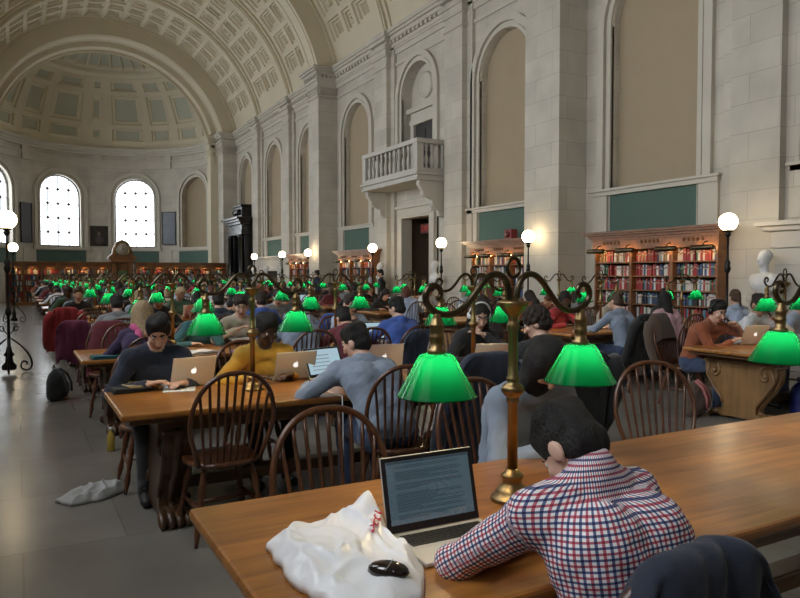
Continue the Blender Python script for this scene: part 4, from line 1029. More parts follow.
# -- third table, near side
person((2.62, near(3)-.20, 0), 0, 'person in grey sweater and loose black hair seen from behind, third table', 'slate', 'denim', 'black', 'bob', 'fair', .011, .009, 8., lean=24, bow=30, yaw=20, hl=(-.22, .5, .8), hr=(.14, .5, .8), sw=.17, bulk=1.)
person((3.22, near(3)-.26, 0), 0, 'person in maroon sweater hidden behind the slate blue sweater', 'maroon', 'black', 'black', 'short', 'fair', .012, .01, 9., lean=38, bow=40, hl=(-.3, .46, .8), hr=(.2, .5, .8))
person((3.84, near(3)-.20, 0), 0, 'person in bright blue hooded top with cropped dark hair', 'blue', 'denim', 'black', 'short', 'fair', .010, .008, 10., lean=20, bow=20, yaw=-20, hl=(-.3, .48, .8), hr=(.2, .5, .8), hood=True, bulk=1.1)
person((1.05, near(3)-.14, 0), 0, 'person with straight blonde hair and pink scarf, back turned', 'purple', 'denim', 'blonde', 'long', 'fair', .011, .009, 11., lean=18, bow=14, hl=(-.12, .5, .8), hr=(.12, .5, .8), sw=.15, extra=scarf)
person((3.70, far(3)+.18, 0), PI, 'person in light blue shirt and glasses facing us, third table', 'light_blue', 'denim', 'dark_brown', 'tousled', 'fair', .010, .008, 12., True, lean=18, bow=14, yaw=-10, hl=(-.2, .36, .8), hr=(.06, .3, .98))
person((2.30, far(3)+.18, 0), PI, 'person with swept-back dark hair holding an open book, third table', 'cream', 'black', 'dark_brown', 'short', 'fair', .012, .01, 13., lean=12, bow=24, yaw=10, hl=(-.12, .36, .92), hr=(.12, .36, .92))
# -- fourth table
person((1.15, near(4)-.20, 0), 0, 'person in grey wool sweater, back turned, fourth table by the aisle', 'grey', 'black', 'black', 'short', 'fair', .012, .01, 14., lean=22, bow=34, hl=(-.2, .5, .8), hr=(.2, .5, .8), bulk=1.12)
person((2.48, near(4)-.20, 0), 0, 'person in dark jacket, back turned, left of the royal blue sweater', 'navy', 'black', 'black', 'short', 'fair', .012, .01, 15., lean=16, bow=22, hl=(-.2, .5, .8), hr=(.2, .5, .8), bulk=1.1)
person((3.12, near(4)-.18, 0), 0, 'person in royal blue sweater at the fourth window-side table', 'blue', 'denim', 'dark_brown', 'short', 'fair', .012, .01, 16., lean=20, bow=22, hl=(-.2, .5, .8), hr=(.2, .5, .8))
for q in [(1, 'n', 0), (1, 'n', 1), (1, 'n', 2), (1, 'n', 3), (1, 'f', 2), (2, 'f', 0), (2, 'f', 1), (2, 'f', 2), (2, 'f', 3), (2, 'n', 0), (2, 'n', 1), (2, 'n', 2), (2, 'n', 3), (3, 'n', 0), (3, 'n', 1), (3, 'n', 2), (3, 'n', 3), (3, 'f', 3), (3, 'f', 2), (4, 'n', 0), (4, 'n', 2), (4, 'n', 1)]: USED.add(('window-side',)+q)
# -- bookcase-side tables
person((6.98, far(2)+.24, 0), PI, 'person in rust orange sweater with headphones leaning on the bookcase-side table', 'rust', 'denim', 'black', 'short', 'fair', .009, .008, 17., lean=24, bow=24, yaw=12, hl=(-.24, .36, .98), hr=(-.04, .44, .80), sw=.175, curl=14, extra=headphones)
person((7.88, far(2)+.2, 0), PI, 'person in white shirt holding a hand to the mouth', 'white', 'denim', 'dark_brown', 'short', 'tan', .010, .008, 18., lean=13, bow=16, yaw=14, hl=(-.10, .34, 1.0), hr=(.16, .40, .80))
person((8.65, far(2)+.16, 0), PI, 'person in striped light blue shirt beyond the white shirt', 'light_blue', 'denim', 'brown', 'short', 'fair', .012, .01, 19., lean=14, bow=18, hl=(-.2, .4, .8), hr=(.2, .4, .8))
person((7.32, near(3)-.18, 0), 0, 'person in pale blue knit, fair hair pinned up, with black coat behind', 'slate', 'denim', 'brown', 'bun', 'fair', .010, .008, 20., lean=16, bow=16, yaw=10, hl=(-.3, .44, .8), hr=(.2, .5, .8))
person((8.32, near(3)-.14, 0), 0, 'person in pale pink cardigan with long black hair', 'pink', 'denim', 'black', 'long', 'fair', .010, .009, 21., lean=16, bow=12, yaw=22, hl=(-.3, .44, .8), hr=(.2, .5, .8))
person((9.85, near(3)-.16, 0), 0, 'person in light blue top with brown ponytail near the white bust', 'light_blue', 'denim', 'brown', 'pony', 'fair', .012, .01, 22., lean=12, bow=12, yaw=30, hl=(-.2, .5, .8), hr=(.2, .5, .8))
person((9.55, far(3)+.18, 0), PI, 'person in black with short dark hair facing the pink cardigan', 'black', 'black', 'black', 'short', 'tan', .012, .01, 23., lean=14, bow=16, hl=(-.2, .4, .8), hr=(.2, .4, .8))
for q in [(2, 'f', 0), (2, 'f', 1), (2, 'f', 2), (2, 'n', 0), (2, 'n', 1), (2, 'n', 2), (3, 'n', 0), (3, 'n', 1), (3, 'n', 2), (3, 'f', 2)]: USED.add(('bookcase-side',)+q)
# -- all the readers farther down the hall: twelve bodies, dressed differently
POSE = [dict(lean=16, bow=34), dict(lean=26, bow=42, hl=(-.1, .36, .82), hr=(.2, .4, .8)), dict(lean=10, bow=12), dict(lean=20, bow=26, yaw=25, hl=(-.04, .30, .98)), dict(lean=14, bow=38, yaw=-20, hood=True), dict(lean=30, bow=50, curl=14)]
STY = ['short', 'long', 'short', 'bob', 'tousled', 'bun']
VAR = []
for i in range(6):
    sk = skeleton(**POSE[i]); me = body_mesh(sk, .019, [SKIN['fair'], CLOTH['grey'], CLOTH['denim'], SHOE, LIPS, HAIR['black']], i*3.1)
    VAR.append((me, hair_mesh(sk, STY[i], .014, HAIR['black'], i), STY[i]))
HN = {'short': 'short', 'long': 'long', 'bob': 'bobbed', 'tousled': 'tousled', 'bun': 'pinned-up'}
def crowd(x, y, rz, where, i=None, top=None, hair=None):
    i = rnd.randrange(6) if i is None else i; me, hm, st = VAR[i]
    top = top or rnd.choice(['navy', 'black', 'grey', 'slate', 'black', 'blue', 'light_blue', 'white', 'maroon', 'rust', 'charcoal', 'purple', 'green', 'brown', 'red', 'black', 'teal', 'navy', 'cream', 'pink'])
    hair = hair or rnd.choice(['black', 'black', 'dark_brown', 'dark_brown', 'brown', 'blonde', 'auburn', 'black'])
    o = link('person', me); o.location = (x, y, 0); o.rotation_euler = (0, 0, rz+rnd.uniform(-.12, .12)); h_ = link('hair', hm, o)
    s = rnd.uniform(.96, 1.03); o.scale = (s, s, s)
    for k, m in ((0, SKIN[rnd.choice(['fair', 'fair', 'tan', 'tan', 'dark'])]), (1, CLOTH[top]), (2, CLOTH[rnd.choice(['denim', 'black', 'charcoal'])]), (5, HAIR[hair])): o.material_slots[k].link = 'OBJECT'; o.material_slots[k].material = m
    h_.material_slots[0].link = 'OBJECT'; h_.material_slots[0].material = HAIR[hair]
    tag(o, 'person in %s, %s %s hair, %s' % (top.replace('_', ' '), HN[st], hair.replace('_', ' '), where), 'person', 'readers down the hall'); return o
SLOT = {'window-side': [.98, 1.88, 2.82, 3.74], 'bookcase-side': [7.15, 8.25, 9.35]}
for k in range(1, NROW+1):
    for side in ('window-side', 'bookcase-side'):
        if side != 'window-side' and k == 1: continue
        for face in 'nf':
            for j, x in enumerate(SLOT[side]):
                x += rnd.uniform(-.08, .08); occ = rnd.random() < (.85 if k > 3 else .6)
                if k == 1 and face == 'n' and j != 1: continue
                u = (side, k, face, j) in USED
                y = (near(k)-.18) if face == 'n' else (far(k)+.18); rz = 0 if face == 'n' else PI
                fn = 'near side' if face == 'n' else 'clock side'
                if u: continue
                lbl = '%s of %s %s table, %s seat' % (fn, ORD[k], side, ORD[j+1])
                cy = y-.02 if face == 'n' else y+.02
                if occ and not (k == 1): crowd(x, y, rz, lbl)
                else: cy = near(k)+.02 if face == 'n' else far(k)-.02
                if k > 1: place_chair(x, cy, rz+rnd.uniform(-.08, .08), 'dark hoop-back chair, '+lbl, k < 4)
# chairs placed by hand at the nearest tables
for x, y, rz, lb in [
    (1.19, 1.235, -.0, 'hoop-back chair under the checked shirt reader, navy jacket over its back'),
    (1.10, far(1)-.03, PI-.10, 'empty hoop-back chair across the nearest table, behind the plastic bag'),
    (2.12, far(1)+.34, PI, 'hoop-back chair of the bowed grey sweater reader, hidden by the table'),
    (3.40, far(1)+.42, PI-.5, 'reddish hoop-back chair angled at the far end of the nearest table'),
    (1.07, near(2)+.03, .06, 'empty dark hoop-back chair pushed under the second table'),
    (2.16, near(2)-.20, -.22, 'hoop-back chair holding the slate blue sweater reader'),
    (2.64, near(2)-.22, .05, 'chair with a big dark navy coat over it, second table'),
    (3.50, near(2)-.22, 0, 'chair of the curly-haired reader in black'),
    (.86, far(2)+.18, PI, 'chair of the navy-jacket reader at the first silver laptop'),
    (1.64, far(2)+.2, PI, 'chair of the mustard sweater reader'),
    (3.72, far(2)+.26, PI, 'chair of the laughing reader in headphones'),
    (.90, far(3)+.34, PI-.1, 'chair draped with a maroon coat on the clock side of the third table'),
    (1.05, near(3)-.16, 0, 'chair of the blonde reader with a pink scarf'),
    (2.62, near(3)-.22, 0, 'chair of the reader with loose black hair, third table'),
    (3.24, near(3)-.24, 0, 'chair of the maroon sweater reader'),
    (3.84, near(3)-.22, 0, 'chair of the reader in the bright blue hooded top'),
    (3.70, far(3)+.22, PI, 'chair of the light blue shirt reader in glasses'),
    (2.30, far(3)+.22, PI, 'chair of the reader with an open book, third table'),
    (1.15, near(4)-.22, 0, 'chair of the grey wool sweater reader'),
    (2.48, near(4)-.22, 0, 'chair of the dark-jacketed reader, fourth table'),
    (7.03, far(2)+.42, PI+.2, 'hoop-back chair of the rust sweater reader, dark brown coat on it'),
    (7.88, far(2)+.24, PI, 'chair of the white shirt reader'),
    (8.65, far(2)+.2, PI, 'chair of the striped light blue shirt reader'),
    (7.25, near(3)-.24, .1, 'chair of the pale blue knit reader with a black coat'),
    (8.32, near(3)-.2, 0, 'chair of the pink cardigan reader'),
    (9.85, near(3)-.2, 0, 'chair of the ponytail reader')]:
    place_chair(x, y, rz, lb, True)
# standing visitors
sk = skeleton(standing=True, lean=2, bow=10, hl=(-.26, .08, .86), hr=(.26, .1, .88)); mS = body_mesh(sk, .019, [SKIN['fair'], CLOTH['black'], CLOTH['black'], SHOE, LIPS, HAIR['black']], 4.); hS = hair_mesh(sk, 'short', .014, HAIR['black'], 3)
for x, y, rz, top, lb in ((10.0, 19.35, 1.2, 'black', 'person in black standing in front of the balcony doorway'), (9.9, 24.4, .6, 'denim', 'person in dark blue standing by the bookcase past the doorway'), (8.3, 38.4, 0, 'slate', 'person in grey standing near the apse bookcases')):
    o = link('person', mS); o.location = (x, y, 0); o.rotation_euler.z = rz; link('hair', hS, o); o.material_slots[1].link = 'OBJECT'; o.material_slots[1].material = CLOTH[top]; tag(o, lb, 'person')
# ================================================================== things on and around the tables
SCR_ON = None
def screen_mat(name, base, line, s, freq=90.):
    m = bpy.data.materials.new(name); m.use_nodes = True; nt = m.node_tree; nt.nodes.clear(); L = nt.links
    o = nt.nodes.new('ShaderNodeOutputMaterial'); e = nt.nodes.new('ShaderNodeEmission'); e.inputs[0].default_value = (*base, 1); e.inputs[1].default_value = s
    g = nt.nodes.new('ShaderNodeBsdfGlossy'); g.inputs[1].default_value = .06; g.inputs[0].default_value = (.05, .05, .05, 1)
    a = nt.nodes.new('ShaderNodeAddShader'); L.new(e.outputs[0], a.inputs[0]); L.new(g.outputs[0], a.inputs[1]); L.new(a.outputs[0], o.inputs[0]); return m
SCR = screen_mat('screen_document', (.10, .155, .19), None, .5); SCRL = screen_mat('screen_text', (.045, .075, .095), None, .5)
SCR2 = screen_mat('screen_page', (.45, .62, .72), None, .8); SCR3 = screen_mat('screen_bar', (.25, .32, .33), None, .7)
KEYB = mat('black_keys', (.01, .01, .011), .45)
def apple(mb, M, s, mi=0):
    # fruit silhouette with a bite and a leaf
    pts = []
    for k in range(40):
        a = PI/2-2*PI*k/40; r = .5*(1+.05*math.cos(2*a))
        x, y = r*math.cos(a)*.94, r*math.sin(a)
        if abs(x) < .2 and y > .2: y -= .12*(1-abs(x)/.2)
        if abs(x) < .14 and y < -.2: y += .06*(1-abs(x)/.14)
        d = math.hypot(x-.56, y-.06)
        if d < .25: x, y = .56+(x-.56)/d*.25*1.0, .06+(y-.06)/d*.25
        if y < 0: x *= 1+.22*y
        pts.append((x*s, y*s))
    c = (-.05*s, -.05*s); n = len(pts)
    vs = [M @ Vector((c[0], c[1], 0))]+[M @ Vector((x, y, 0)) for x, y in pts]
    mb.add(vs, [(0, 1+k, 1+(k+1) % n) for k in range(n)], mi)
    mb.add([M @ Vector((x*s, y*s, 0)) for x, y in ((.02, .5), (.06, .62), (.18, .74), (.2, .6), (.12, .52))], [(0, 1, 2, 3, 4)], mi)
def laptop(loc, rz, label, W=.325, Dp=.225, open_=105, detail=False, logo=True, body=ALU, scr=SCR2, z=TZ):
    # local: hinge along x at y=0, keyboard towards -y; the person sits at -y
    r = thing('laptop', label, 'laptop', (loc[0], loc[1], z), rz)
    t = MB(); t.box(-W/2, W/2, -Dp, 0, .0015, .014); b = t.build('base', body, r, None, .004)
    t = MB(); t.box(-W*.43, W*.43, -Dp*.55, -Dp*.1, .0135, .0145)
    if detail:
        rows = [14, 14, 14, 13, 12, 8]
        y = -Dp*.115; kh = Dp*.068
        for ri, n in enumerate(rows):
            h_ = kh*(.55 if ri == 0 else 1); x = -W*.425; kw = W*.85/n
            for k in range(n):
                w = kw
                if ri == 5: w = W*.85*([.07, .07, .07, .09, .40, .09, .07, .14][k])
                t.box(x+.0012, x+w-.0012, y-h_+.0012, y-.0012, .0145, .0165, 1); x += w
            y -= h_+.0
    t.build('keyboard', [BLK if not detail else ALU, KEYB], b)
    t = MB(); t.box(-W*.16, W*.16, -Dp*.95, -Dp*.62, .0138, .0144); t.build('trackpad', mat('trackpad', (.45, .44, .42), .3), b)
    A = Matrix.Translation((0, 0, .012)) @ Matrix.Rotation(math.radians(90-open_), 4, 'X')   # lid plane: x, z up, +y back
    H = Dp*.98
    t = MB(); t.obox(A @ Matrix.Translation((0, .004, H/2)), W, .007, H); lid = t.build('lid', body, r, None, .003)
    t = MB(); t.obox(A @ Matrix.Translation((0, -.0002, H/2)), W*.985, .002, H*.975); t.build('bezel', BLK, lid)
    t = MB(); t.obox(A @ Matrix.Translation((0, -.0014, H*.52)), W*.9, .001, H*.82, 0)
    if detail:
        rr = random.Random(3); z_ = H*.52+H*.34
        t.obox(A @ Matrix.Translation((0, -.002, z_+H*.05)), W*.88, .0006, H*.03, 1)
        while z_ > H*.17:
            if rr.random() < .14: z_ -= H*.035; continue
            w = W*.74*(rr.uniform(.92, 1) if rr.random() < .8 else rr.uniform(.3, .7)); t.obox(A @ Matrix.Translation((-W*.37+w/2, -.002, z_)), w, .0006, H*.011, 1); z_ -= H*.021
    else:
        for k in range(5): t.obox(A @ Matrix.Translation((-W*.1, -.002, H*(.25+.12*k))), W*.5, .0006, H*.03, 1)
    t.build('screen', [scr, SCRL if detail else SCR3], lid)
    if logo:
        t = MB(); apple(t, A @ Matrix.Translation((0, .0082, H*.52)) @ Matrix.Rotation(PI/2, 4, 'X') @ Matrix.Scale(-1, 4, (1, 0, 0)), .044); t.build('logo', LOGO, lid)
    return r
laptop((1.135, 1.835), -.02, 'open silver laptop showing a grey document, before the checked shirt reader', .335, .235, 104, True, False, ALU, SCR)
laptop((1.075, 5.045), PI+.20, 'silver laptop with apple logo before the navy-jacket reader', .32, .225, 108)
laptop((1.83, 5.01), PI+.06, 'silver laptop with apple logo before the mustard sweater reader', .325, .225, 108)
laptop((2.10, 4.98), .30, 'open laptop with a bright page before the slate blue sweater reader', .36, .24, 112, False, False)
laptop((2.62, 5.05), PI-.1, 'silver laptop standing open beyond the slate blue shoulder', .33, .23, 100, False, True)
laptop((3.66, 4.98), PI-.35, 'open laptop with teal screen edge before the laughing reader', .33, .22, 118, False, False, ALU, SCR2)
laptop((7.32, 4.98), PI-.25, 'silver laptop before the rust sweater reader', .33, .23, 108, False, True)
laptop((3.75, 7.45), 0, 'bright laptop before the reader in the blue hooded top', .34, .23, 105, False, False)
for k in range(4, 11):
    for side in ('window-side', 'bookcase-side'):
        for face in 'nf':
            if rnd.random() < .6:
                x = rnd.choice(SLOT[side])+.05; y = YC(k)+(-.18 if face == 'n' else .18); laptop((x, y), 0 if face == 'n' else PI, 'open laptop, %s of %s %s table' % ('near side' if face == 'n' else 'clock side', ORD[k], side), .33, .22, 106, False, face == 'f')
# -- papers, folders and open books on the tables
def sheet_stack(x, y, rz, w, d, h, m, label, nm='paper_stack', cat='papers', z=TZ):
    t = MB(); n = max(1, int(h/.004)); rr = random.Random(int(x*1000))
    for k in range(n):
        M = Matrix.Translation((rr.uniform(-.008, .008), rr.uniform(-.008, .008), .001+h*(k+.5)/n)) @ Matrix.Rotation(rr.uniform(-.06, .06), 4, 'Z'); t.obox(M, w, d, h/n*.96)
    o = t.build(nm, m); o.location = (x, y, z); o.rotation_euler.z = rz; return tag(o, label, cat)
def open_book(x, y, rz, label, w=.2, d=.27, z=TZ):
    r = thing('open_book', label, 'book', (x, y, z), rz)
    t = MB(); t.box(-w, w, -d/2, d/2, .001, .005); t.build('cover', mat('book_cover_dark', (.05, .02, .02), .6), r)
    for s in (-1, 1):
        t = MB(); pf = [(0, .005)]+[(s*w*.97*k/6, .006+.016*math.sin(PI*(.15+.85*k/6))+.004) for k in range(7)]+[(s*w*.97, .005)]
        t.prism(pf, lambda a, b, dd: (a, dd, b), -d/2+.005, d/2-.005); t.build('page_block', PAPER, r)
    return r
CL = lambda n: CLOTH[n]
sheet_stack(.66, 5.12, .1, .24, .3, .03, CLOTH['black'], 'black ring binder at the aisle corner of the second table', 'ring_binder', 'binder')
sheet_stack(.72, 5.14, .2, .21, .28, .012, mat('kraft_cover', (.40, .30, .17), .8), 'tan notebook lying on the black ring binder', 'notebook', 'notebook', TZ+.031)
sheet_stack(.98, 4.98, -.2, .21, .28, .004, PAPER, 'loose sheet beside the first silver laptop')
open_book(1.63, 7.2, .3, 'open white book on the third table beside the brass lamp', .17, .24)
sheet_stack(2.0, 7.05, .5, .16, .12, .02, mat('purple_case', (.30, .16, .40), .5), 'purple pencil case on the third table', 'pencil_case', 'case')
sheet_stack(2.3, 7.25, .2, .26, .2, .03, CLOTH['charcoal'], 'dark folded bag beside the purple pencil case', 'folded_bag', 'bag')
sheet_stack(.72, 7.15, .1, .25, .19, .03, CLOTH['teal'], 'teal folder at the aisle end of the third table', 'folder', 'folder')
sheet_stack(.98, 7.2, .4, .14, .10, .04, CLOTH['red'], 'red purse next to the teal folder', 'purse', 'purse')
sheet_stack(.70, 10.0, .1, .22, .3, .006, PAPER, 'white page at the aisle corner of the fourth table')
open_book(3.5, 4.75, .3, 'open notebook before the laughing reader', .14, .22)
open_book(2.28, 7.95, PI, 'open book held up by the reader with swept-back hair', .15, .22, .80)
sheet_stack(7.75, 4.9, .3, .21, .29, .005, PAPER, 'sheet beside the rust sweater reader laptop')
sheet_stack(7.0, 7.3, .2, .3, .22, .015, PAPER, 'papers before the pale blue knit reader')
sheet_stack(8.0, 7.35, .1, .2, .28, .02, PAPER, 'papers before the pink cardigan reader')
for k in range(4, 12):
    for side, xs_ in (('window-side', (1.1, 2.2, 3.0, 3.9)), ('bookcase-side', (6.9, 8.0, 9.0))):
        for x in xs_:
            if rnd.random() < .45: sheet_stack(x+rnd.uniform(-.1, .1), YC(k)+rnd.uniform(-.3, .3), rnd.uniform(-.5, .5), .21, .28, rnd.choice([.004, .012, .03]), rnd.choice([PAPER, PAPER, BM[4], BM[2]]), 'papers near the %s seat of the %s %s table' % (ORD[xs_.index(x)+1], ORD[k], side))
# -- white plastic bag on the nearest table, with a black mouse on it
def heightbag(name, poly, hts, m, loc, label, cat, amp, seed, res=46, red=None):
    xs_ = [p[0] for p in poly]; ys_ = [p[1] for p in poly]; x0, x1, y0, y1 = min(xs_), max(xs_), min(ys_), max(ys_)
    def edge(px, py):
        best = 9; ins = False; n = len(poly)
        for i in range(n):
            ax, ay = poly[i]; bx, by = poly[(i+1) % n]
            t = max(0, min(1, ((px-ax)*(bx-ax)+(py-ay)*(by-ay))/((bx-ax)**2+(by-ay)**2+1e-9))); best = min(best, math.hypot(px-ax-t*(bx-ax), py-ay-t*(by-ay)))
            if (ay > py) != (by > py) and px < (bx-ax)*(py-ay)/(by-ay)+ax: ins = not ins
        return best if ins else -best
    # polar patch: rings from the outline to the middle
    cx, cy = sum(xs_)/len(poly), sum(ys_)/len(poly); NP = 150; NR = 48; pts = []
    per = []
    for i in range(len(poly)):
        a = poly[i]; b = poly[(i+1) % len(poly)]; per.append(math.hypot(a[0]-b[0], a[1]-b[1]))
    T = sum(per)
    def at(u):
        u = (u % 1)*T
        for i, L_ in enumerate(per):
            if u <= L_: a = poly[i]; b = poly[(i+1) % len(poly)]; return (a[0]+(b[0]-a[0])*u/L_, a[1]+(b[1]-a[1])*u/L_)
            u -= L_
        return poly[0]
    def H(x, y, r):
        e = min(1, r/.22); z = 0.012+.03*math.sqrt(e)
        for hx, hy, hr, hz in hts: z += hz*math.exp(-((x-hx)**2+(y-hy)**2)/(hr*hr))*e
        rg = lambda v, k: max(0., 1-abs(v)*k)
        u_, v_ = x*.8+y*.6, -x*.6+y*.8; w_ = .05*noise.noise(Vector((x*6, y*6, seed)))
        n1 = rg(noise.noise(Vector((u_*3.5+seed, (v_+w_)*11, 1.))), 3.); n2 = rg(noise.noise(Vector(((x-w_)*13, y*4.5+seed, 5.))), 3.2); n3 = noise.noise(Vector((x*26, y*26+seed, 7)))
        return max(.004, z+amp*e*(.9*n1+.8*n2+.3*n3))
    vs = []; fs = []
    for i in range(NR+1):
        r = i/NR
        for k in range(NP):
            px, py = at(k/NP); x = px+(cx-px)*r; y = py+(cy-py)*r
            jx = .012*noise.noise(Vector((x*20, y*20, seed)))*(1-r)
            vs.append((x+jx, y+jx, H(x, y, r) if i > 0 else .003))
    for i in range(NR):
        for k in range(NP): fs.append((i*NP+k, i*NP+(k+1) % NP, (i+1)*NP+(k+1) % NP, (i+1)*NP+k))
    fs.append(tuple(range(NP))[::-1]); fs.append(tuple(NR*NP+k for k in range(NP)))
    t = MB(); t.add(vs, fs, 0, True); o = t.build(name, m); o.location = loc
    return tag(o, label, cat) if label else o, H
BAGM = mat('white_polythene', (.88, .89, .92), .28, bump=.15, bscale=30)
bagp = [(.62, 1.94), (.612, 1.84), (.606, 1.70), (.62, 1.58), (.66, 1.46), (.76, 1.40), (.86, 1.44), (.935, 1.56), (.965, 1.68), (.955, 1.80), (.985, 1.88), (.985, 2.0), (.94, 2.05), (.86, 2.02), (.76, 2.0), (.68, 2.0)]
bag, BH = heightbag('plastic_bag', [(x-.8, y-1.72) for x, y in bagp], [(.15, .20, .06, .075), (.12, .10, .09, .02), (-.06, .05, .16, .02), (.16, -.05, .03, .045)], BAGM, (.8, 1.72, TZ), 'crumpled white plastic bag on the nearest table', 'bag', .014, 3.3)
REDP = mat('red_print', (.55, .03, .05), .5)
t = MB()
def on_bag(u, v):   # a point on the bag's upright right shoulder
    x, y = .105+.035*u, .075+.075*v
    return Vector((x, y, BH(x, y, .5)+.006))
for s0 in range(5):
    P = [on_bag((s0-2)*.42+.16*math.sin(a*1.3+s0), -.5+.25*s0+.18*math.cos(a)) for a in [k*.55 for k in range(9)]]
    t.tube(P, .0024, 5)
t.build('red_lettering', REDP, bag)
mz = BH(-.0+.02, -.13, .55)
r = thing('computer_mouse', 'glossy black computer mouse lying on the white plastic bag', 'mouse', (.805, 1.525, TZ+BH(.005, -.195, .5)-.006), -.75)
t = MB(); n = 16; rings = []
for zz, sc_ in ((0, .92), (.008, 1), (.018, .95), (.026, .78), (.031, .5), (.033, .15)): rings.append([(.055*sc_*math.cos(2*PI*k/n), .031*sc_*math.sin(2*PI*k/n)*(1-.12*math.cos(2*PI*k/n)), zz) for k in range(n)])
t.add([p for q in rings for p in q], [(i*n+k, i*n+(k+1) % n, (i+1)*n+(k+1) % n, (i+1)*n+k) for i in range(5) for k in range(n)]+[tuple(range(n))[::-1], tuple(5*n+k for k in range(n))], 0, True)
t.build('shell', mat('mouse_gloss', (.02, .012, .01), .08, coat=.6), r)
t = MB(); t.tube([(.0, -.028, .0215), (.006, -.018, .030), (.008, 0, .033), (.006, .018, .030), (0, .028, .0215)], .0016, 6); t.build('seam', mat('grey_plastic', (.3, .3, .3), .4), r)
# -- floor litter: folded white bag and newspaper in the aisle
o, _ = heightbag('folded_carrier_bag', [(-.24, -.05), (-.16, -.20), (.06, -.16), (.20, -.04), (.24, .06), (.16, .16), (.02, .14), (-.10, .06)], [(.08, .05, .1, .03), (-.1, -.08, .08, .012)], mat('dull_carrier', (.40, .40, .39), .6, bump=.1, bscale=30), (.44, 5.32, 0), 'flat grey-white carrier bag on the aisle floor', 'bag', .018, 8.)
# -- bottle of juice standing on the floor by the second table
b = thing('juice_bottle', 'small bottle of yellow juice on the floor beneath the second table', 'bottle', (.70, 6.6, 0))
t = MB(); t.lathe([(.03, 0), (.034, .01), (.034, .12), (.028, .15), (.014, .175), (.013, .19), (0, .19)], 16); t.build('body', mat('yellow_juice', (.42, .30, .06), .15), b)
t = MB(); t.lathe([(.016, .188), (.016, .212), (0, .212)], 12); t.build('cap', PAPER, b)
# -- coats over chair backs
def coat(loc, rz, m, label, w=.27, drop=.62, front=.22, seed=0., sleeve=True, top=1.04, thick=.05):
    yb = lambda z: -.165-(z-.46)*.26
    U, P = 24, []
    path = [(yb(top-front)+.05+.0, top-front), (yb(top-.1)+.045, top-.10), (yb(top)+.03, top-.015), (yb(top)-.01, top+.005), (yb(top)-.045, top-.02), (yb(top-.15)-.07, top-.15), (yb(top-.35)-.085, top-.35), (yb(top-drop*.8)-.09, top-drop*.8), (yb(top-drop)-.07, top-drop)]
    Q = path
    for _ in range(2): Q = [Q[0]]+[q for a_, b_ in zip(Q, Q[1:]) for q in ((a_[0]*.75+b_[0]*.25, a_[1]*.75+b_[1]*.25), (a_[0]*.25+b_[0]*.75, a_[1]*.25+b_[1]*.75))]+[Q[-1]]
    vs = []; fs = []; n = len(Q)
    for i, (y, z) in enumerate(Q):
        for k in range(U+1):
            u = k/U*2-1; e = max(0, (abs(u)-.45)/.55)
            ww = w*(1-.10*max(0, (z-.9)/.15))*(1+.10*(1.05-z))
            dz = -.13*e**2*(1 if z > .8 else .4)
            nz = noise.noise(Vector((u*2.2+seed, z*5, seed)))*.03+noise.noise(Vector((u*5+seed, z*3, seed+4)))*.018
            hem = .03*math.sin(u*5+seed)*(i > n-4)
            vs.append((u*ww, y-.0+nz*(1 if i > n*.3 else .3)+.05*e*e*(1 if i > n*.45 else -.6)*1.0, z+dz+hem))
    for i in range(n-1):
        for k in range(U): fs.append((i*(U+1)+k, i*(U+1)+k+1, (i+1)*(U+1)+k+1, (i+1)*(U+1)+k))
    r = thing('draped_coat', label, 'coat', (loc[0], loc[1], 0), rz)
    t = MB(); t.add(vs, fs, 0, True); o = t.build('coat_body', m, r); s = o.modifiers.new('solid', 'SOLIDIFY'); s.thickness = .018; s.offset = 0
    o.modifiers.new('sub', 'SUBSURF').render_levels = 1
    if sleeve:
        for s in (-1, 1):
            t = MB(); P = [(s*w*.78, yb(.96)-.06, .97), (s*w*1.04, yb(.86)-.06, .86), (s*w*1.10, yb(.7)-.07, .70), (s*w*1.08, yb(.5)-.05, .50), (s*w*1.02, yb(.4)-.03, .40)]
            t.tube(P, [.055, .062, .056, .05, .045], 10); t.build('sleeve', m, r)
    return r
coat((1.19, 1.235), 0, CLOTH['navy'], 'navy jacket hung over the chair of the checked shirt reader', .215, .5, .2, 1., False, 1.02)
coat((2.64, near(2)-.22), .05, CLOTH['navy'], 'big dark navy coat draped over a chair at the second table', .30, .8, .3, 2., True, 1.06)
coat((3.50, near(2)-.22), 0, CLOTH['black'], 'black coat behind the curly-haired reader', .29, .7, .3, 3., True, 1.02)
coat((.90, far(3)+.34), PI-.1, CLOTH['maroon'], 'maroon coat over a clock-side aisle chair of the third table', .24, .6, .45, 4., False, 1.02)
coat((.66, near(4)-.22), -.2, CLOTH['berry'], 'berry coloured coat over the aisle chair of the fourth table', .22, .5, .3, 5., False, 1.0)
coat((.62, near(5)-.22), .1, CLOTH['red'], 'red coat over an aisle chair of the fifth table', .25, .7, .3, 6., True, 1.04)
coat((7.03, far(2)+.42), PI+.2, CLOTH['brown'], 'dark brown coat over the chair of the rust sweater reader', .24, .7, .3, 7., True, 1.08)
coat((7.25, near(3)-.24), .1, CLOTH['black'], 'glossy black puffer coat over the pale blue knit reader chair', .29, .7, .3, 8., True, 1.04)
coat((3.84, near(3)-.22), 0, CLOTH['navy'], 'navy jacket behind the bright blue hooded top', .24, .6, .3, 9., False, .96)
coat((4.0, near(4)-.3), 0, CLOTH['blue'], 'blue jacket over a chair end of the fourth table', .26, .7, .3, 10., False, 1.0)
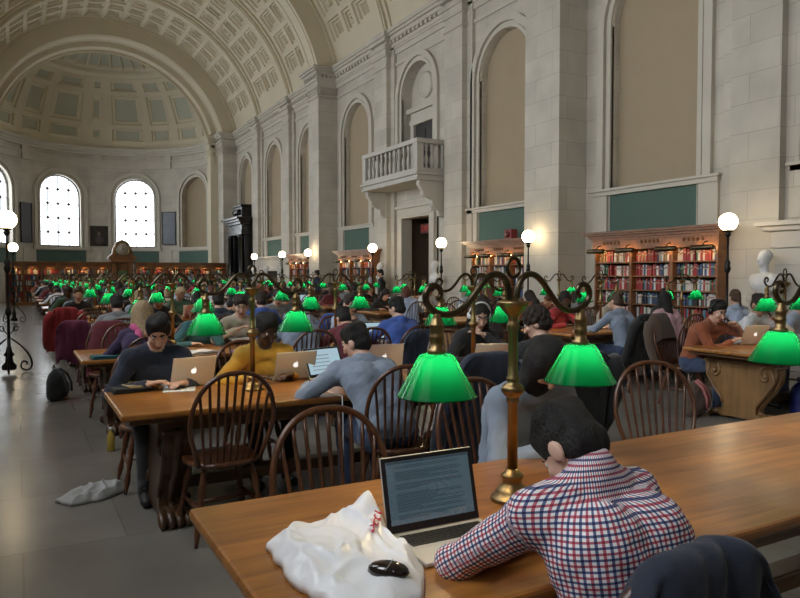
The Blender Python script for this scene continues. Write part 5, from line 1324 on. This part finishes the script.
# -- bags on the floor
def backpack(loc, rz, m, stripe, label, nm='backpack'):
    r = thing(nm, label, 'bag', (loc[0], loc[1], 0), rz)
    pr = [('e', (V3(0, 0, .19), (.17, .11, .20), np.eye(3)), 'h', .02), ('c', (V3(-.09, 0, .08), V3(.09, 0, .08), .085, .085), 'h', .04), ('e', (V3(0, -.085, .14), (.12, .06, .11), np.eye(3)), 'h', .02)]
    P, F = polygonise(pr, .016, lambda G: .004*snoise(G, 30, 1.), [lambda G: .004-G[..., 2]]); link('bag_body', np_mesh('bag_body', P, F, [m]), r)
    for s in (-1, 1):
        t = MB(); t.tube([(s*.075, -.155, .10), (s*.08, -.145, .22), (s*.07, -.105, .32), (s*.05, -.02, .395)], .017, 6, 0, True, False, .5); t.build('stripe', stripe, r)
    t = MB(); t.tube([(-.03, .03, .385), (-.025, .03, .43), (.025, .03, .43), (.03, .03, .385)], .008, 6); t.build('handle', m, r); return r
backpack((7.5, 4.52), .3, mat('nylon_royal', (.02, .035, .20), .5), mat('orange_strip', (.75, .12, .03), .5), 'royal blue backpack with orange stripes under the bookcase-side table')
backpack((.40, 9.6), 1.2, CLOTH['black'], CLOTH['charcoal'], 'black backpack on the aisle floor beside the fourth table')
backpack((6.55, 5.15), .5, CLOTH['brown'], mat('pinkish_strap', (.35, .12, .11), .6), 'brown satchel with pink strap beside the carved table support', 'satchel')
backpack((3.05, 3.2), .2, CLOTH['black'], CLOTH['charcoal'], 'black bag on the floor behind the nearest table')
# -- white cord hanging from the second table
t = MB(); t.tube([(1.80, 4.55, TZ+.004), (1.84, 4.35, TZ+.004), (1.86, 4.175, TZ+.0), (1.862, 4.165, .6), (1.85, 4.14, .3), (1.84, 4.1, .02), (1.9, 3.9, .008), (2.0, 3.7, .008)], .004, 6); tag(t.build('charger_cord', PAPER), 'white charger cord dangling from the second table', 'cord')
# -- marble busts on plinths
def bust(loc, rz, label, s=1.):
    r = thing('bust', label, 'bust', loc, rz)
    t = MB(); t.box(-.2, .2, -.2, .2, 0, .12); t.box(-.16, .16, -.16, .16, .12, 1.12); t.box(-.2, .2, -.2, .2, 1.12, 1.2); t.build('plinth', STONE_D, r, None, .01)
    z = 1.2; I = np.eye(3)
    pr = [('c', (V3(0, 0, z), V3(0, 0, z+.1), .10, .06), 'h', .02), ('e', (V3(0, 0, z+.22), (.31, .16, .17), I), 'h', .05), ('c', (V3(-.22, 0, z+.28), V3(.22, 0, z+.28), .09, .09), 'h', .05), ('c', (V3(0, 0, z+.34), V3(0, .02, z+.50), .07, .065), 'h', .03), ('e', (V3(0, .02, z+.62), (.085, .11, .125), I), 'h', .02), ('e', (V3(0, .06, z+.55), (.06, .065, .075), I), 'h', .02), ('c', (V3(0, .125, z+.63), V3(0, .145, z+.585), .01, .016), 'h', .01), ('e', (V3(0, -.01, z+.67), (.095, .115, .10), I), 'h', .01)]
    P, F = polygonise(pr, .014, lambda G: .006*snoise(G, 40, 2.)*(G[..., 2] < z+.42)); link('figure', np_mesh('figure', P, F, [WHITE_M]), r); return r
for x, y, rz, lb in ((10.72, 7.1, 1.3, 'white marble bust beside the nearest globe standard'), (10.8, 17.5, 1.3, 'white marble bust on the near side of the balcony doorway'), (10.8, 21.0, 1.3, 'white marble bust on the clock side of the balcony doorway'), (10.55, 32.6, 1.3, 'white marble bust before the far mantel, nearer one'), (10.55, 34.6, 1.3, 'white marble bust before the far mantel, farther one')): bust((x, y, 0), rz, lb)
# -- mantels in the two chimney bays
for c, lb in ((5.42, 'pale stone mantel beside the nearest bust'), (33.55, 'pale stone mantel far down the bookcase wall')):
    r = thing('mantelpiece', lb, 'fireplace', (XR, c, 0))
    t = MB(); t.box(-.34, .0, -1.75, 1.75, 2.0, 2.28); t.box(-.42, 0, -1.85, 1.85, 2.28, 2.36); t.box(-.5, 0, -1.95, 1.95, 2.36, 2.44); t.box(-.3, 0, -1.7, 1.7, 1.72, 2.0); t.build('shelf', STB, r, None, .008)
    for s in (-1, 1): t = MB(); t.box(-.3, 0, s*1.7-.5*(s > 0), s*1.7+.5*(s < 0), 0, 1.72); t.box(-.36, 0, s*1.7-.5*(s > 0)-.03, s*1.7+.5*(s < 0)+.03, 0, .2); t.build('jamb', STB, r, None, .008)
    t = MB(); t.box(-.04, .0, -1.2, 1.2, 0, 1.72); t.build('firebox', DARKV, r)
# -- black marble doorcase far down the wall
r = thing('marble_doorcase', 'tall black marble doorcase with pediment near the far pier', 'doorcase', (XR, 38.1, 0))
for s in (-1, 1):
    t = MB(); t.box(-.65, 0, s*1.05-.32, s*1.05+.32, 0, .4); t.box(-.60, 0, s*1.05-.25, s*1.05+.25, .4, 3.7); t.build('jamb', BLACKM, r, None, .015)
    t = MB(); t.lathe([(.17, .4), (.2, .45), (.155, .55), (.13, 3.45), (.17, 3.55), (.2, 3.7)], 18, Matrix.Translation((-.72, s*1.05, 0))); t.build('column', BLACKM, r)
t = MB()
for z0, z1, e in ((3.7, 3.95, .0), (3.95, 4.25, -.04), (4.25, 4.4, .08), (4.4, 4.52, .2), (4.52, 4.62, .32)): t.box(-.78-e, 0, -1.34-e, 1.34+e, z0, z1)
t.build('entablature', BLACKM, r, None, .01)
t = MB(); t.box(-.6, 0, -.8, .8, 4.62, 5.25); t.box(-.68, 0, -.9, .9, 5.25, 5.36); t.tube([(-.62, -.5, 4.95), (-.62, .5, 4.95)], .16, 14); t.build('crest', BLACKM, r, None, .02)
t = MB(); t.box(-.12, 0, -.8, .8, 0, 3.7); t.build('door', BLK, r)
# -- pictures in the apse
def on_apse(deg, z, nm, w, h, frame, pic, label, cat, d=.09):
    a = math.radians(deg); p = (XA+(RA-d)*math.sin(a), YA+(RA-d)*math.cos(a), z)
    r = thing(nm, label, cat, p, -a)
    t = MB(); e = .07; t.box(-w/2, w/2, -.03, .06, -h/2, -h/2+e); t.box(-w/2, w/2, -.03, .06, h/2-e, h/2); t.box(-w/2, -w/2+e, -.03, .06, -h/2, h/2); t.box(w/2-e, w/2, -.03, .06, -h/2, h/2); t.build('frame', frame, r, None, .01)
    t = MB(); t.box(-w/2+e, w/2-e, 0, .03, -h/2+e, h/2-e); return r, t
DF = mat('dark_frame', (.02, .016, .013), .4)
r, t = on_apse(-43, 4.55, 'painting', .8, 2.3, DF, None, 'tall dark painting between the far windows', 'painting'); t.build('canvas', mat('dark_canvas', (.035, .03, .025), .4, var=.4, vscale=2), r)
r, t = on_apse(0.6, 3.95, 'painting', 1.05, 1.25, DF, None, 'dark portrait between the two bright windows', 'painting'); c_ = t.build('canvas', mat('portrait_ground', (.03, .022, .018), .4, var=.4, vscale=3), r)
t = MB(); t.sphere((0, .005, .12), (.10, .02, .14), 12); t.build('face', mat('portrait_flesh', (.16, .11, .08), .6), c_)
t = MB(); t.sphere((0, .004, -.25), (.28, .02, .25), 12); t.build('robe', mat('portrait_robe', (.06, .05, .05), .6), c_)
r, t = on_apse(43.5, 4.45, 'painting', 1.0, 2.1, DF, None, 'narrow dark blue-black painting beside the blank far arch', 'painting'); t.build('canvas', mat('blue_canvas', (.05, .06, .085), .3, var=.6, vscale=3), r)
# -- exit sign and alarm box
r = thing('exit_sign', 'dark red exit sign inside the balcony doorway', 'sign', (XR+.55, 19.72, 3.07))
t = MB(); t.box(-.03, .03, -.36, .36, -.16, .16); t.build('housing', mat('sign_housing', (.10, .03, .025), .5), r, None, .006)
cu = bpy.data.curves.new('exit_text', 'FONT'); cu.body = 'EXIT'; cu.size = .27; cu.align_x = 'CENTER'; cu.align_y = 'CENTER'; cu.extrude = .004
to = bpy.data.objects.new('exit_text', cu); COL.objects.link(to); dg = bpy.context.evaluated_depsgraph_get(); me = bpy.data.meshes.new_from_object(to.evaluated_get(dg)); bpy.data.objects.remove(to)
me.materials.clear(); me.materials.append(mat('sign_red', (.4, .03, .02), .5, emit=(.8, .05, .03), estr=.12)); o = link('lettering', me, r); o.matrix_local = Matrix.Translation((-.034, 0, -.0)) @ Matrix.Rotation(-PI/2, 4, 'Z') @ Matrix.Rotation(PI/2, 4, 'X')
r = thing('alarm_box', 'red alarm box standing on the wall bookcase by the pier', 'alarm', (10.95, 14.1, 2.44))
t = MB(); t.box(-.1, .1, -.15, .15, 0, .26); t.build('case', mat('alarm_red', (.20, .02, .02), .5), r, None, .02)
M = Matrix.Translation((-.1, 0, .13)) @ Matrix.Rotation(-PI/2, 4, 'Y'); t = MB(); t.lathe([(.08, 0), (.08, .03), (.05, .05), (0, .055)], 14, M); t.build('bell', mat('alarm_bell', (.12, .02, .02), .3), r)
t = MB(); t.box(-.25, .25, -.75, .75, 0, 1.05); o = t.build('information_desk', OAK, None, (12.2, 19.3, 0), .01); tag(o, 'dark desk inside the balcony doorway', 'desk')
# ================================================================== daylight and camera
wd = bpy.data.worlds.new('sky'); SC.world = wd; wd.use_nodes = True
bg = wd.node_tree.nodes['Background']; bg.inputs[0].default_value = (.86, .94, 1, 1); bg.inputs[1].default_value = 3.2
def window_light(p, normal, w, h, power, col=(.93, .96, 1.)):
    l = bpy.data.lights.new('daylight', 'AREA'); l.shape = 'RECTANGLE'; l.size = w; l.size_y = h; l.energy = power; l.color = col
    o = bpy.data.objects.new('daylight', l); COL.objects.link(o); o.location = p; o.rotation_euler = Vector(normal).to_track_quat('-Z', 'Y').to_euler(); return o
for (_, _, c) in LW[1:]: window_light((XL-.75, c, 5.8), (1, 0, -.12), 2.6, 4.8, DAY*(1.3 if c < 7 else .8))
for a, b, c, win in aps:
    if win:
        q = math.radians(c); window_light((XA+(RA+.8)*math.sin(q), YA+(RA+.8)*math.cos(q), 5.3), (-math.sin(q), -math.cos(q), -.1), 2.3, 4., DAY*.5)
cam = bpy.data.cameras.new('camera'); co = bpy.data.objects.new('camera', cam); COL.objects.link(co)
cam.sensor_width = 36; cam.lens = 695/800*36; cam.clip_end = 200; cam.clip_start = .05
co.location = (0, 0, 1.57); co.rotation_euler = (math.radians(90-2.06), 0, math.radians(-28.8)); SC.camera = co
SC.view_settings.view_transform = 'Standard'; SC.view_settings.look = 'None'; SC.view_settings.exposure = EXPO; SC.view_settings.gamma = 1; SC.view_settings.use_curve_mapping = False
SC.cycles.max_bounces = 7; SC.cycles.diffuse_bounces = 4; SC.cycles.transparent_max_bounces = 8; SC.cycles.sample_clamp_indirect = 6; SC.cycles.caustics_reflective = False; SC.cycles.caustics_refractive = False
